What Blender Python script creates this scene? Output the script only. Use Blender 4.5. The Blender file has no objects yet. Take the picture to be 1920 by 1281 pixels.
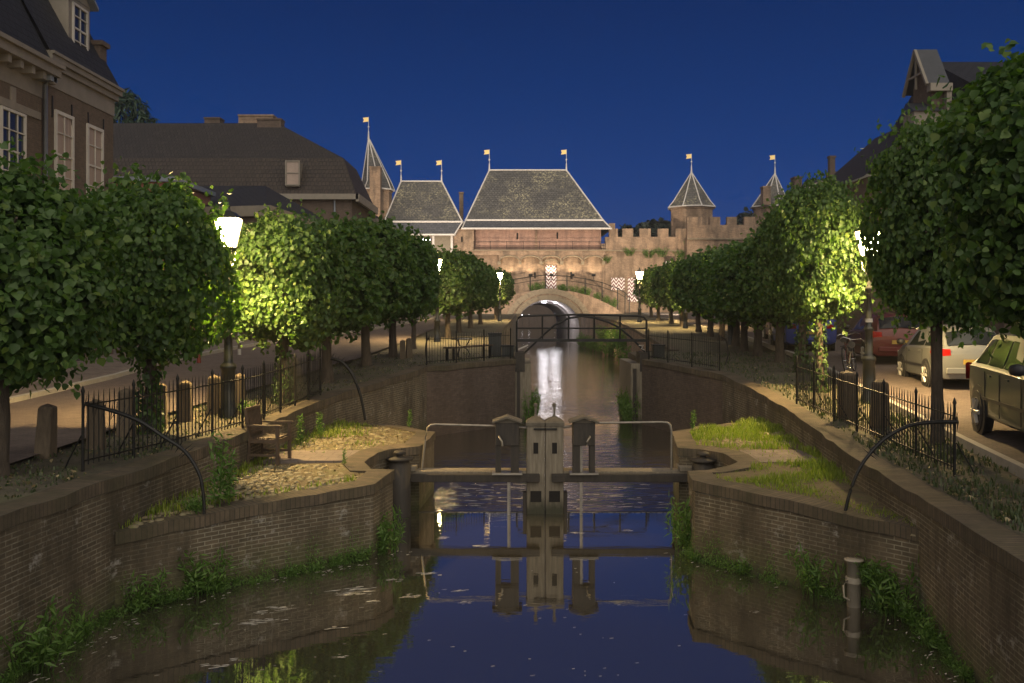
import bpy, bmesh, math, random
import numpy as np
from mathutils import Vector, Matrix
R = math.radians
C = bpy.context.scene.collection
SC = bpy.context.scene

# ---------------------------------------------------------------- camera
CAMH = 3.75
cam = bpy.data.objects.new('camera', bpy.data.cameras.new('camera')); C.objects.link(cam)
cam.location = (0, 0, CAMH); cam.rotation_euler = (R(90), 0, 0)
cam.data.lens = 33.75; cam.data.sensor_width = 36; cam.data.shift_y = -62.5 / 1920
cam.data.clip_end = 3000; cam.data.clip_start = 0.2
SC.camera = cam

# ---------------------------------------------------------------- sky, added fill light, exposure
w = bpy.data.worlds.new('World'); SC.world = w; w.use_nodes = True
nt = w.node_tree; bg = nt.nodes['Background']
tc = nt.nodes.new('ShaderNodeTexCoord'); sx = nt.nodes.new('ShaderNodeSeparateXYZ')
rp = nt.nodes.new('ShaderNodeValToRGB')
nt.links.new(tc.outputs['Generated'], sx.inputs[0]); nt.links.new(sx.outputs['Z'], rp.inputs[0])
nt.links.new(rp.outputs[0], bg.inputs[0])
els = rp.color_ramp.elements
els[0].position = 0.0; els[0].color = (0.0070, 0.0400, 0.168, 1)
els[1].position = 1.0; els[1].color = (0.0060, 0.0130, 0.050, 1)
e = els.new(0.12); e.color = (0.0010, 0.0310, 0.158, 1)
e = els.new(0.32); e.color = (0.0006, 0.0150, 0.083, 1)
bg.inputs[1].default_value = 1.0
# very wide warm light added as a general fill from behind the camera
sl = bpy.data.lights.new('fill_sun', 'SUN'); so = bpy.data.objects.new('fill_sun', sl); C.objects.link(so)
sl.energy = 2.5; sl.angle = R(110); sl.color = (1.0, 0.90, 0.72)
so.rotation_euler = (R(60), 0, R(8)); so.location = (0, -20, 60)
SC.view_settings.view_transform = 'Standard'; SC.view_settings.look = 'None'
SC.view_settings.exposure = 0.34; SC.view_settings.gamma = 1.0
SC.render.engine = 'CYCLES'
SC.cycles.use_denoising = True
SC.cycles.max_bounces = 5; SC.cycles.diffuse_bounces = 2; SC.cycles.glossy_bounces = 3
SC.cycles.transmission_bounces = 3; SC.cycles.transparent_max_bounces = 6
SC.cycles.sample_clamp_indirect = 3.0; SC.cycles.caustics_reflective = False; SC.cycles.caustics_refractive = False

# ---------------------------------------------------------------- helpers
def P(px, py, Y):
    "world point seen at photo pixel px,py at distance Y"
    return Vector(((px - 960) * Y / 1800, Y, CAMH - (py - 578) * Y / 1800))
def interp(t, pts):
    if t <= pts[0][0]: return pts[0][1]
    for (a, va), (b, vb) in zip(pts, pts[1:]):
        if t <= b: return va + (vb - va) * (t - a) / (b - a)
    return pts[-1][1]

class MB:
    def __init__(s): s.v = []; s.f = []; s.s = []
    def add(s, vs, fs, smooth=False):
        o = len(s.v); s.v += [tuple(v) for v in vs]; s.f += [tuple(i + o for i in f) for f in fs]; s.s += [smooth] * len(fs)
        return s
    def quad(s, a, b, c, d): return s.add([a, b, c, d], [(0, 1, 2, 3)])
    def tri(s, a, b, c): return s.add([a, b, c], [(0, 1, 2)])
    def box(s, x0, x1, y0, y1, z0, z1):
        v = [(x0,y0,z0),(x1,y0,z0),(x1,y1,z0),(x0,y1,z0),(x0,y0,z1),(x1,y0,z1),(x1,y1,z1),(x0,y1,z1)]
        return s.add(v, [(0,3,2,1),(4,5,6,7),(0,1,5,4),(1,2,6,5),(2,3,7,6),(3,0,4,7)])
    def obox(s, c, ax, hx, hy, z0, z1, tilt=0):
        "box centred at c=(x,y), long axis at angle ax"
        ca, sa = math.cos(ax), math.sin(ax); v = []
        for z in (z0, z1):
            for a, b in ((-hx,-hy),(hx,-hy),(hx,hy),(-hx,hy)):
                v.append((c[0]+a*ca-b*sa + tilt*(z-z0), c[1]+a*sa+b*ca, z))
        return s.add(v, [(0,3,2,1),(4,5,6,7),(0,1,5,4),(1,2,6,5),(2,3,7,6),(3,0,4,7)])
    def prism(s, poly, z0, z1):
        "poly: counter clockwise list (x,y); z1 may be a list"
        n = len(poly); zt = z1 if isinstance(z1, (list, tuple)) else [z1]*n
        v = [(p[0], p[1], z0) for p in poly] + [(p[0], p[1], z) for p, z in zip(poly, zt)]
        fs = [tuple(range(n-1,-1,-1)), tuple(range(n, 2*n))] + [(i,(i+1)%n,n+(i+1)%n,n+i) for i in range(n)]
        return s.add(v, fs)
    def tube(s, pts, r, n=8, cap=True, smooth=True):
        pts = [Vector(p) for p in pts]; rs = r if isinstance(r, (list, tuple)) else [r]*len(pts)
        vs = []; 
        up = Vector((0,0,1))
        for i, p in enumerate(pts):
            t = (pts[min(i+1,len(pts)-1)] - pts[max(i-1,0)]).normalized()
            ref = up if abs(t.dot(up)) < .95 else Vector((1,0,0))
            a = t.cross(ref).normalized(); b = t.cross(a)
            for k in range(n):
                an = 2*math.pi*(k+.5)/n
                vs.append(p + (a*math.cos(an) + b*math.sin(an))*rs[i])
        fs = [(i*n+k, i*n+(k+1)%n, (i+1)*n+(k+1)%n, (i+1)*n+k) for i in range(len(pts)-1) for k in range(n)]
        s.add(vs, fs, smooth)
        if cap:
            s.add(vs[:n], [tuple(range(n))]); s.add(vs[-n:], [tuple(range(n-1,-1,-1))])
        return s
    def lathe(s, c, prof, n=12, smooth=True, rot=0):
        "prof: list of (r,z) relative to c, bottom to top"
        vs = []
        for r, z in prof:
            for k in range(n):
                a = 2*math.pi*k/n + rot; vs.append((c[0]+r*math.cos(a), c[1]+r*math.sin(a), c[2]+z))
        m = len(prof)
        fs = [(i*n+k, i*n+(k+1)%n, (i+1)*n+(k+1)%n, (i+1)*n+k) for i in range(m-1) for k in range(n)]
        s.add(vs, fs, smooth)
        s.add(vs[:n], [tuple(range(n-1,-1,-1))]); s.add(vs[-n:], [tuple(range(n))])
        return s
    def sphere(s, c, r, n=10, m=6, sz=1):
        return s.lathe((c[0],c[1],c[2]), [(max(r*math.sin(math.pi*i/m),1e-3), -r*sz*math.cos(math.pi*i/m)) for i in range(m+1)], n)
    def build(s, name, mat, parent=None, bevel=0, fix=False, loc=None):
        me = bpy.data.meshes.new(name)
        off = Vector((0,0,0))
        if parent is not None:
            p = parent
            while p is not None: off += p.location; p = p.parent
        elif loc is not None: off = Vector(loc)
        me.from_pydata([tuple(Vector(v)-off) for v in s.v], [], s.f)
        me.update()
        if fix or bevel:
            bm = bmesh.new(); bm.from_mesh(me)
            bmesh.ops.remove_doubles(bm, verts=bm.verts, dist=1e-5)
            if bevel:
                bmesh.ops.bevel(bm, geom=[e for e in bm.edges if len(e.link_faces)==2 and e.calc_face_angle(0) > .5], offset=bevel, segments=1, affect='EDGES', profile=.5)
            bmesh.ops.recalc_face_normals(bm, faces=bm.faces)
            bm.to_mesh(me); bm.free()
        else:
            me.polygons.foreach_set('use_smooth', s.s)
        autouv(me, off)
        if isinstance(mat, (list, tuple)):
            for m in mat: me.materials.append(m)
        elif mat: me.materials.append(mat)
        o = bpy.data.objects.new(name, me); C.objects.link(o)
        if parent is not None: o.parent = parent
        elif loc is not None: o.location = loc
        return o

def autouv(me, off=Vector((0,0,0))):
    "uv in metres: u along the horizontal of each face, v up its slope"
    if not len(me.polygons): return
    uv = me.uv_layers.new(name='UVMap').data
    for p in me.polygons:
        n = p.normal
        if abs(n.z) > .985: t = Vector((1,0,0)); b = Vector((0,1,0))
        else:
            t = Vector((-n.y, n.x, 0)).normalized(); b = n.cross(t)
        for li in p.loop_indices:
            q = me.vertices[me.loops[li].vertex_index].co + off
            uv[li].uv = (q.dot(t), q.dot(b))

def thing(name, label, cat, loc=(0,0,0), group=None, rz=0):
    o = bpy.data.objects.new(name, None); C.objects.link(o)
    o.location = loc; o.rotation_euler = (0,0,rz); o['label'] = label; o['category'] = cat
    o.empty_display_size = .2
    if group: o['group'] = group
    return o
def tag(o, label, cat, group=None, kind=None):
    o['label'] = label; o['category'] = cat
    if group: o['group'] = group
    if kind: o['kind'] = kind
    return o
def struct(o): o['kind'] = 'structure'; return o
def kids(o): return [c for c in bpy.data.objects if c.parent == o]
def dup(src, label, loc, rz=0, scale=None, group=None, tree=None):
    tree = tree if tree is not None else family(src)
    def cp(o, par):
        c = o.copy(); C.objects.link(c); c.parent = par
        for ch in tree.get(o.name, []): cp(ch, c)
        return c
    r = cp(src, None); r.location = loc; r.rotation_euler = (0,0,rz)
    if scale is not None: r.scale = scale if hasattr(scale, '__len__') else (scale,)*3
    r['label'] = label
    if group: r['group'] = group
    return r
def family(src):
    t = {}
    def go(o):
        t[o.name] = kids(o)
        for c in t[o.name]: go(c)
    go(src); return t

# ---------------------------------------------------------------- materials
def mat(name, col=(.5,.5,.5), rough=.7, metal=0, emit=None, estr=0, spec=.5):
    m = bpy.data.materials.new(name); m.use_nodes = True
    b = m.node_tree.nodes['Principled BSDF']
    b.inputs['Base Color'].default_value = (*col, 1); b.inputs['Roughness'].default_value = rough
    b.inputs['Metallic'].default_value = metal; b.inputs['Specular IOR Level'].default_value = spec
    if emit: b.inputs['Emission Color'].default_value = (*emit, 1); b.inputs['Emission Strength'].default_value = estr
    return m
class N:
    "tiny node graph helper"
    def __init__(s, m): s.m = m; s.t = m.node_tree; s.b = s.t.nodes['Principled BSDF']
    def n(s, typ, **k):
        x = s.t.nodes.new(typ)
        for a, v in k.items():
            if hasattr(x, a) and a not in x.inputs: setattr(x, a, v)
            else: x.inputs[a].default_value = v
        return x
    def l(s, a, b): s.t.links.new(a, b)
    def ramp(s, src, stops):
        r = s.n('ShaderNodeValToRGB'); s.l(src, r.inputs[0]); e = r.color_ramp.elements
        e[0].position, e[0].color = stops[0][0], (*stops[0][1], 1); e[1].position, e[1].color = stops[-1][0], (*stops[-1][1], 1)
        for p, c in stops[1:-1]: q = e.new(p); q.color = (*c, 1)
        return r.outputs[0]
    def fac(s, src, a, b):
        r = s.n('ShaderNodeMapRange', clamp=True); s.l(src, r.inputs[0]); r.inputs[1].default_value = a; r.inputs[2].default_value = b
        return r.outputs[0]
    def mix(s, f, a, b, mode='MIX'):
        x = s.n('ShaderNodeMix', data_type='RGBA', blend_type=mode)
        for i, v in ((0, f), (6, a), (7, b)):
            if isinstance(v, (int, float)): x.inputs[i].default_value = v
            elif isinstance(v, tuple): x.inputs[i].default_value = (*v, 1)
            else: s.l(v, x.inputs[i])
        return x.outputs[2]
    def math(s, op, a, b=0.0):
        x = s.n('ShaderNodeMath', operation=op)
        for i, v in ((0, a), (1, b)):
            if isinstance(v, (int, float)): x.inputs[i].default_value = v
            else: s.l(v, x.inputs[i])
        return x.outputs[0]
    def noise(s, scale, detail=4, vec=None, rough=.6, **k):
        x = s.n('ShaderNodeTexNoise'); x.inputs['Scale'].default_value = scale; x.inputs['Detail'].default_value = detail; x.inputs['Roughness'].default_value = rough
        s.l(vec if vec is not None else s.pos(), x.inputs['Vector']); return x.outputs['Fac']
    def pos(s):
        if not hasattr(s, '_p'): s._p = s.n('ShaderNodeNewGeometry').outputs['Position']
        return s._p
    def uv(s):
        if not hasattr(s, '_u'): s._u = s.n('ShaderNodeTexCoord').outputs['UV']
        return s._u
    def mapping(s, vec, scale=(1,1,1), rot=(0,0,0)):
        x = s.n('ShaderNodeMapping'); s.l(vec, x.inputs[0]); x.inputs['Scale'].default_value = scale; x.inputs['Rotation'].default_value = rot
        return x.outputs[0]
    def bump(s, h, strength=.4, dist=.02):
        x = s.n('ShaderNodeBump'); x.inputs['Strength'].default_value = strength; x.inputs['Distance'].default_value = dist
        s.l(h, x.inputs['Height']); s.l(x.outputs[0], s.b.inputs['Normal'])

def noisy(name, c1, c2, scale=3, rough=.85, bump=.3, dist=.02, detail=6, metal=0, stretch=None, c3=None):
    m = mat(name, c1, rough, metal); g = N(m)
    v = g.pos()
    if stretch: v = g.mapping(v, stretch)
    f = g.noise(scale, detail, v)
    st = [(.3, c1), (.7, c2)] if c3 is None else [(.3, c1), (.5, c2), (.72, c3)]
    col = g.ramp(f, st); g.l(col, g.b.inputs['Base Color'])
    f2 = g.noise(scale*6, 4, v); g.bump(f2, bump, dist)
    return m

def brick(name, c1, c2, mortar, bw=.20, bh=.056, mort=.007, stain=(.03,.022,.015), stain_amt=.5, bump=.5, moss=False, lime=False, vert=False, rough=.9, msc=1, blotch=0, patch=0):
    m = mat(name, c1, rough); g = N(m)
    t = g.n('ShaderNodeTexBrick'); vec = g.uv()
    if vert: vec = g.mapping(vec, (1,1,1), (0,0,R(90)))
    g.l(vec, t.inputs['Vector'])
    t.inputs['Scale'].default_value = 1; t.inputs['Brick Width'].default_value = bw; t.inputs['Row Height'].default_value = bh
    t.inputs['Mortar Size'].default_value = mort*msc; t.inputs['Mortar Smooth'].default_value = .3; t.inputs['Bias'].default_value = 0
    t.inputs['Color1'].default_value = (*c1, 1); t.inputs['Color2'].default_value = (*c2, 1); t.inputs['Mortar'].default_value = (*mortar, 1)
    col = t.outputs['Color']
    if patch:   # joints washed out or grown over in places
        col = g.mix(g.math('MULTIPLY', g.fac(g.noise(1.7, 5), .42, .60), patch), col, g.mix(g.noise(6,3), c1, c2))
    if blotch:
        col = g.mix(blotch, col, g.ramp(g.noise(.7, 8, None, .75), [(.32,(.45,.43,.42)),(.5,(1,1,1)),(.7,(1.55,1.5,1.45))]), 'MULTIPLY')
    # stains running down, blotches
    v = g.mapping(g.pos(), (1.6, 1.6, .35)); f = g.noise(1.1, 6, v, .65)
    col = g.mix(g.math('MULTIPLY', g.fac(f, .44, .66), stain_amt), col, stain)
    f = g.noise(9, 3); col = g.mix(.55, col, g.ramp(f, [(.25,(.62,.62,.62)),(.75,(1.35,1.3,1.25))]), 'MULTIPLY')
    if lime:
        f = g.noise(2.3, 8, g.mapping(g.pos(), (1,1,1.3)), .75); col = g.mix(g.math('MULTIPLY', g.fac(f, .585, .66), .55), col, (.42,.40,.36))
    if moss:
        sp = g.n('ShaderNodeSeparateXYZ'); g.l(g.pos(), sp.inputs[0])
        h = g.math('ADD', sp.outputs['Z'], g.math('MULTIPLY', g.noise(3.5, 6), -.9))
        sz_ = g.math('ADD', sp.outputs['Z'], g.math('MULTIPLY', g.noise(5, 4), .10))
        col = g.mix(g.math('MULTIPLY', g.fac(sz_, .20, .13), .75), col, (.018,.016,.010))
        col = g.mix(g.math('MULTIPLY', g.fac(h, .12, -.38), .6), col, g.ramp(g.noise(14,4), [(.35,(.035,.045,.012)),(.65,(.10,.11,.035))]))
    g.l(col, g.b.inputs['Base Color'])
    hh = g.math('ADD', g.math('MULTIPLY', t.outputs['Fac'], -1), g.math('MULTIPLY', g.noise(25, 5), .9))
    g.bump(hh, bump, .012)
    return m

def tiles(name, c1, c2, bw=.25, bh=.30, moss=None, bump=.8):
    m = mat(name, c1, .7); g = N(m)
    t = g.n('ShaderNodeTexBrick'); g.l(g.uv(), t.inputs['Vector'])
    t.inputs['Scale'].default_value = 1; t.inputs['Brick Width'].default_value = bw; t.inputs['Row Height'].default_value = bh
    t.inputs['Mortar Size'].default_value = .02; t.inputs['Mortar Smooth'].default_value = .6
    t.inputs['Color1'].default_value = (*c1, 1); t.inputs['Color2'].default_value = (*c2, 1); t.inputs['Mortar'].default_value = (c1[0]*.25,c1[1]*.25,c1[2]*.25,1)
    col = t.outputs['Color']
    f = g.noise(7, 4); col = g.mix(.6, col, g.ramp(f, [(.25,(.6,.6,.6)),(.75,(1.4,1.4,1.4))]), 'MULTIPLY')
    if moss:
        f = g.noise(.45, 3); f2 = g.noise(4.5, 8, None, .8)
        k = g.math('MULTIPLY', g.fac(f, .42, .62), g.fac(f2, .50, .60)); col = g.mix(k, col, moss)
    g.l(col, g.b.inputs['Base Color'])
    g.bump(g.math('MULTIPLY', t.outputs['Fac'], -1), bump, .03)
    return m

def leafmat(name, stops, trans=.42, rough=.45):
    m = mat(name, stops[0][1], rough); g = N(m)
    ge = g.n('ShaderNodeNewGeometry')
    col = g.ramp(ge.outputs['Random Per Island'], stops)
    g.l(col, g.b.inputs['Base Color'])
    g.b.inputs['Specular IOR Level'].default_value = .35
    tr = g.n('ShaderNodeBsdfTranslucent'); g.l(g.mix(1.0, col, (1.25,1.6,.42), 'MULTIPLY'), tr.inputs['Color'])
    ms = g.n('ShaderNodeMixShader'); ms.inputs[0].default_value = trans
    out = g.t.nodes['Material Output']
    g.l(g.b.outputs[0], ms.inputs[1]); g.l(tr.outputs[0], ms.inputs[2]); g.l(ms.outputs[0], out.inputs['Surface'])
    return m

M = {}
M['quay'] = brick('quay_brick', (.084,.067,.043), (.136,.105,.067), (.27,.245,.18), moss=True, lime=True, stain=(.035,.027,.014), stain_amt=.8, patch=.75, blotch=.55)
M['coping'] = brick('coping_brick', (.080,.062,.041), (.125,.095,.062), (.038,.034,.024), bw=.072, bh=.30, stain=(.05,.045,.022), stain_amt=.75, blotch=.7, patch=.3)
M['soil'] = noisy('bank_soil', (.055,.050,.032), (.105,.090,.060), 2.2, .95, .9, .05, c3=(.075,.085,.035))
M['street'] = brick('street_clinker', (.115,.086,.076), (.155,.118,.10), (.075,.066,.058), bw=.2, bh=.068, stain_amt=.25, bump=.6)
M['pavement'] = brick('pavement_bricks', (.15,.12,.105), (.20,.165,.14), (.09,.075,.06), bw=.3, bh=.3, stain_amt=.3)
M['kerb'] = noisy('kerb_stone', (.30,.28,.24), (.40,.37,.32), 5, .85)
M['earth'] = noisy('ledge_earth', (.075,.056,.028), (.13,.10,.052), 4, .95, .8, .03, c3=(.10,.10,.035))
M['cobble'] = noisy('cobble_stone', (.12,.095,.050), (.21,.175,.105), 9, .7, .4, .01, c3=(.125,.13,.040))
M['castle'] = brick('castle_brick', (.225,.145,.095), (.32,.215,.145), (.30,.245,.18), bw=.3, bh=.1, mort=.014, stain=(.10,.07,.045), stain_amt=.7, bump=.4, blotch=.8)
M['castle_pink'] = brick('castle_upper_brick', (.33,.19,.145), (.41,.25,.19), (.36,.28,.22), bw=.3, bh=.1, stain=(.13,.09,.08), stain_amt=.5, blotch=.4)
M['castle_top'] = brick('castle_parapet_brick', (.26,.17,.11), (.34,.235,.16), (.28,.23,.17), bw=.3, bh=.1, stain=(.08,.065,.05), stain_amt=.7, blotch=.7)
M['sandstone'] = noisy('bridge_sandstone', (.14,.11,.075), (.26,.21,.145), 2.5, .9, .5, .03, c3=(.19,.145,.095))
M['vault'] = brick('vault_brick', (.42,.38,.36), (.52,.47,.44), (.40,.37,.34), bw=.3, bh=.09, stain=(.25,.22,.2), stain_amt=.5)
M['slate'] = tiles('castle_roof_slate', (.066,.064,.062), (.105,.10,.094), .35, .28, moss=(.42,.38,.24))
M['slate_low'] = tiles('castle_lower_slate', (.065,.068,.078), (.095,.098,.11), .35, .28)
M['lead'] = noisy('lead_flashing', (.50,.47,.44), (.66,.62,.58), 5, .6)
M['timber_pale'] = noisy('weathered_oak', (.145,.122,.088), (.26,.222,.165), 3, .85, .5, .01, stretch=(9,9,1))
M['cap'] = noisy('weathered_post_cap', (.075,.062,.045), (.14,.12,.09), 5, .8, .4, .01)
M['timber_dark'] = noisy('dark_tarred_timber', (.018,.015,.012), (.042,.033,.025), 3, .7, .5, .01, stretch=(6,6,1))
M['teak'] = noisy('garden_chair_wood', (.055,.036,.022), (.105,.070,.042), 6, .65, .3, .004)
M['iron'] = noisy('wrought_iron', (.008,.009,.009), (.024,.022,.019), 8, .45, .3, .004, metal=.4)
M['iron_lamp'] = noisy('lamp_post_green_paint', (.014,.016,.013), (.026,.027,.022), 8, .4, .2, .003)
M['steel_rail'] = noisy('galvanised_tube', (.18,.165,.14), (.30,.27,.23), 6, .4, .2, .004, metal=.6)
M['gold'] = mat('gilded_vane', (.85,.62,.25), .35, .6)
M['glow'] = mat('lantern_glow', (1,.9,.7), .5, emit=(1.0,.70,.30), estr=170)
M['lamp_white'] = mat('white_lamp_glow', (1,1,1), .5, emit=(.95,.92,1.0), estr=22)
M['cream'] = noisy('cream_paint', (.165,.145,.115), (.23,.20,.16), 2, .6, .2, .01)
M['white'] = noisy('white_paint', (.42,.39,.35), (.52,.49,.44), 2, .55, .15, .01)
M['glass'] = mat('dark_window_glass', (.02,.022,.026), .08)
M['curtain'] = noisy('pale_curtain_behind_glass', (.24,.18,.15), (.36,.275,.22), 1.2, .5, 0, stretch=(1,12,.4))
M['housebrick'] = brick('house_brick', (.095,.064,.046), (.13,.09,.066), (.11,.095,.075), stain_amt=.25, msc=1.1)
M['darkbrick'] = brick('dark_house_brick', (.095,.066,.050), (.13,.092,.072), (.085,.072,.06), stain_amt=.3)
M['redbrick'] = brick('red_house_brick', (.26,.09,.055), (.32,.12,.075), (.22,.17,.13), stain_amt=.2)
M['rooftile'] = tiles('clay_roof_tiles', (.018,.014,.014), (.027,.021,.020), .22, .3, bump=1)
M['rooftile_steep'] = tiles('steep_clay_tiles', (.024,.016,.012), (.036,.024,.018), .22, .3, bump=1)
M['darkroof'] = tiles('dark_slate_roof', (.010,.010,.013), (.016,.016,.020), .3, .25)
M['darkzinc'] = noisy('dark_zinc', (.025,.028,.036), (.04,.043,.052), 3, .5)
M['zinc'] = noisy('zinc_sheet', (.16,.18,.21), (.24,.26,.30), 3, .45)
M['bark'] = noisy('lime_bark', (.055,.042,.030), (.12,.093,.066), 6, .95, 1, .03, stretch=(3,3,.6))
M['leaf'] = leafmat('lime_leaves', [(0,(.060,.112,.034)),(.45,(.078,.140,.040)),(.8,(.095,.165,.040)),(1,(.135,.19,.040))])
M['ivy'] = leafmat('ivy_leaves', [(0,(.030,.060,.014)),(.6,(.050,.095,.022)),(1,(.085,.14,.03))], .2)
M['weed'] = leafmat('weed_leaves', [(0,(.075,.15,.030)),(.6,(.11,.20,.042)),(1,(.17,.27,.07))], .4)
M['grass'] = leafmat('grass_blades', [(0,(.12,.17,.022)),(.6,(.19,.25,.030)),(1,(.28,.30,.06))], .35)
M['groundcover'] = leafmat('ground_cover', [(0,(.035,.055,.022)),(.6,(.06,.08,.033)),(1,(.10,.105,.05))], .2)
M['pine'] = leafmat('pine_needles', [(0,(.02,.045,.025)),(1,(.04,.075,.04))], .1)
M['far'] = leafmat('far_tree_leaves', [(0,(.02,.03,.02)),(1,(.035,.05,.03))], .1)
M['red'] = mat('red_paint', (.17,.022,.016), .5)
M['post_wood'] = noisy('bollard_wood', (.085,.064,.042), (.15,.115,.075), 5, .9, .6, .012, stretch=(5,5,1))
M['pipe'] = noisy('white_plastic_pipe', (.30,.26,.20), (.44,.39,.31), 4, .6, .2, .004)
M['rubber'] = mat('tyre_rubber', (.02,.02,.02), .8)
M['rim'] = mat('alloy_rim', (.38,.37,.35), .4, .2)
M['chrome'] = mat('bright_trim', (.5,.5,.5), .25, .8)
M['carglass'] = mat('car_glass', (.012,.015,.018), .12, spec=.5)
M['taillight'] = mat('red_tail_lens', (.28,.008,.006), .15)
M['headlens'] = mat('clear_headlight_lens', (.55,.55,.52), .1)
M['blacktrim'] = mat('black_plastic_trim', (.02,.02,.022), .5)
M['plate'] = mat('yellow_number_plate', (.30,.20,.03), .5)
M['ink'] = mat('black_plate_ink', (.02,.02,.02), .6)
M['hole'] = mat('dark_mortise', (.008,.006,.005), .9)
M['foam'] = mat('river_foam', (.62,.58,.50), .8)
M['wet'] = noisy('wet_gate_planks', (.03,.026,.018), (.06,.05,.032), 4, .4, .4, .01)

# the oak of the gate is wet and slimy just above the water
g_ = N(M['timber_pale']); old = g_.b.inputs['Base Color'].links[0].from_socket; sp_ = g_.n('ShaderNodeSeparateXYZ'); g_.l(g_.pos(), sp_.inputs[0])
g_.l(g_.mix(g_.math('MULTIPLY', g_.fac(g_.math('ADD', sp_.outputs['Z'], g_.math('MULTIPLY', g_.noise(8,4,g_.mapping(g_.pos(),(1,1,.3))), .35)), .48, .26), .85), old, (.022,.026,.012)), g_.b.inputs['Base Color'])
# zigzag shutters: red and white chevrons
def chevron(name):
    m = mat(name, (.7,.68,.64), .6); g = N(m)
    sp = g.n('ShaderNodeSeparateXYZ'); g.l(g.uv(), sp.inputs[0])
    tri = g.math('ABSOLUTE', g.math('SUBTRACT', g.math('FRACT', g.math('MULTIPLY', sp.outputs['X'], 1/.56)), .5))
    v = g.math('FRACT', g.math('ADD', g.math('MULTIPLY', sp.outputs['Y'], 1/.40), g.math('MULTIPLY', tri, 2.0)))
    f = g.math('GREATER_THAN', v, .52)
    g.l(g.mix(f, (.74,.71,.68), (.15,.012,.012)), g.b.inputs['Base Color']); return m
M['chevron'] = chevron('red_and_white_chevrons')

# ---------------------------------------------------------------- levels of the two quays
LZ = [(6,1.72),(12,1.68),(16,1.72),(21,1.82),(25,1.92),(28,2.08),(31,2.12),(45,2.3),(97,3.2),(140,3.2)]
RZ = [(6,1.56),(9.6,1.54),(11.6,1.5),(14.3,1.57),(20,1.72),(24,1.9),(27,2.05),(31,2.12),(45,2.35),(97,3.2),(140,3.2)]
lz = lambda y: interp(y, LZ)
rz = lambda y: interp(y, RZ)
LE = [(-20,-5.6),(6,-5.35),(9.6,-5.12),(11.8,-4.88),(15.6,-4.4),(19.5,-4.12),(21.6,-3.92),(23.5,-3.5),(27.8,-2.47),(30.9,.05)]
RE = [(-20,3.6),(6,4.25),(9.6,4.63),(11.56,4.9),(14.25,5.07),(19.6,5.62),(21.8,5.72),(25.8,5.66),(30.7,4.42)]
le = lambda y: interp(y, LE)
re_ = lambda y: interp(y, RE)

# ================================================================ WATER
def water_mat():
    m = bpy.data.materials.new('canal_water'); m.use_nodes = True; t = m.node_tree; t.nodes.clear()
    def n(typ, **k):
        x = t.nodes.new(typ)
        for a, v in k.items(): x.inputs[a].default_value = v
        return x
    out = n('ShaderNodeOutputMaterial'); ms = n('ShaderNodeMixShader'); gl = n('ShaderNodeBsdfGlossy', Roughness=.012); df = n('ShaderNodeBsdfDiffuse')
    gl.inputs['Color'].default_value = (.93,.92,.90,1); df.inputs['Color'].default_value = (.050,.044,.032,1)
    lw = n('ShaderNodeLayerWeight', Blend=.5)
    mr = n('ShaderNodeMapRange'); mr.inputs[1].default_value = 0; mr.inputs[2].default_value = 1; mr.inputs[3].default_value = .10; mr.inputs[4].default_value = .80
    t.links.new(lw.outputs['Facing'], mr.inputs[0]); t.links.new(mr.outputs[0], ms.inputs[0])
    t.links.new(df.outputs[0], ms.inputs[1]); t.links.new(gl.outputs[0], ms.inputs[2]); t.links.new(ms.outputs[0], out.inputs[0])
    ge = n('ShaderNodeNewGeometry'); sp = n('ShaderNodeSeparateXYZ'); t.links.new(ge.outputs['Position'], sp.inputs[0])
    mp = n('ShaderNodeMapping'); mp.inputs['Scale'].default_value = (.55, 1.5, 1); t.links.new(ge.outputs['Position'], mp.inputs[0])
    n1 = n('ShaderNodeTexNoise', Scale=2.2, Detail=4, Distortion=1.6); t.links.new(mp.outputs[0], n1.inputs['Vector'])
    # rough water in the lock behind the gate, and little ripples above the lock; a mirror in front
    rr = t.nodes.new('ShaderNodeValToRGB'); md = n('ShaderNodeMath'); md.operation = 'DIVIDE'; md.inputs[1].default_value = 100
    t.links.new(sp.outputs['Y'], md.inputs[0]); t.links.new(md.outputs[0], rr.inputs[0])
    e = rr.color_ramp.elements; e[0].position = .05; e[0].color = (.012,)*3+(1,); e[1].position = .40; e[1].color = (.22,)*3+(1,)
    for p, v in ((.176,.012),(.182,.55),(.22,.45),(.27,.16),(.31,.08),(.36,.30)):
        q = e.new(p); q.color = (v,v,v,1)
    bp = n('ShaderNodeBump', Distance=.10); t.links.new(rr.outputs[0], bp.inputs['Strength']); t.links.new(n1.outputs['Fac'], bp.inputs['Height'])
    t.links.new(bp.outputs[0], gl.inputs['Normal'])
    return m
water = MB().add([(-60,-15,0),(60,-15,0),(60,260,0),(-60,260,0)], [(0,1,2,3)]).build('canal_water', water_mat())
struct(water)
bed = MB().add([(-900,-300,-.9),(900,-300,-.9),(900,1200,-.9),(-900,1200,-.9)], [(0,1,2,3)]).build('ground', M['soil']); struct(bed)

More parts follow.
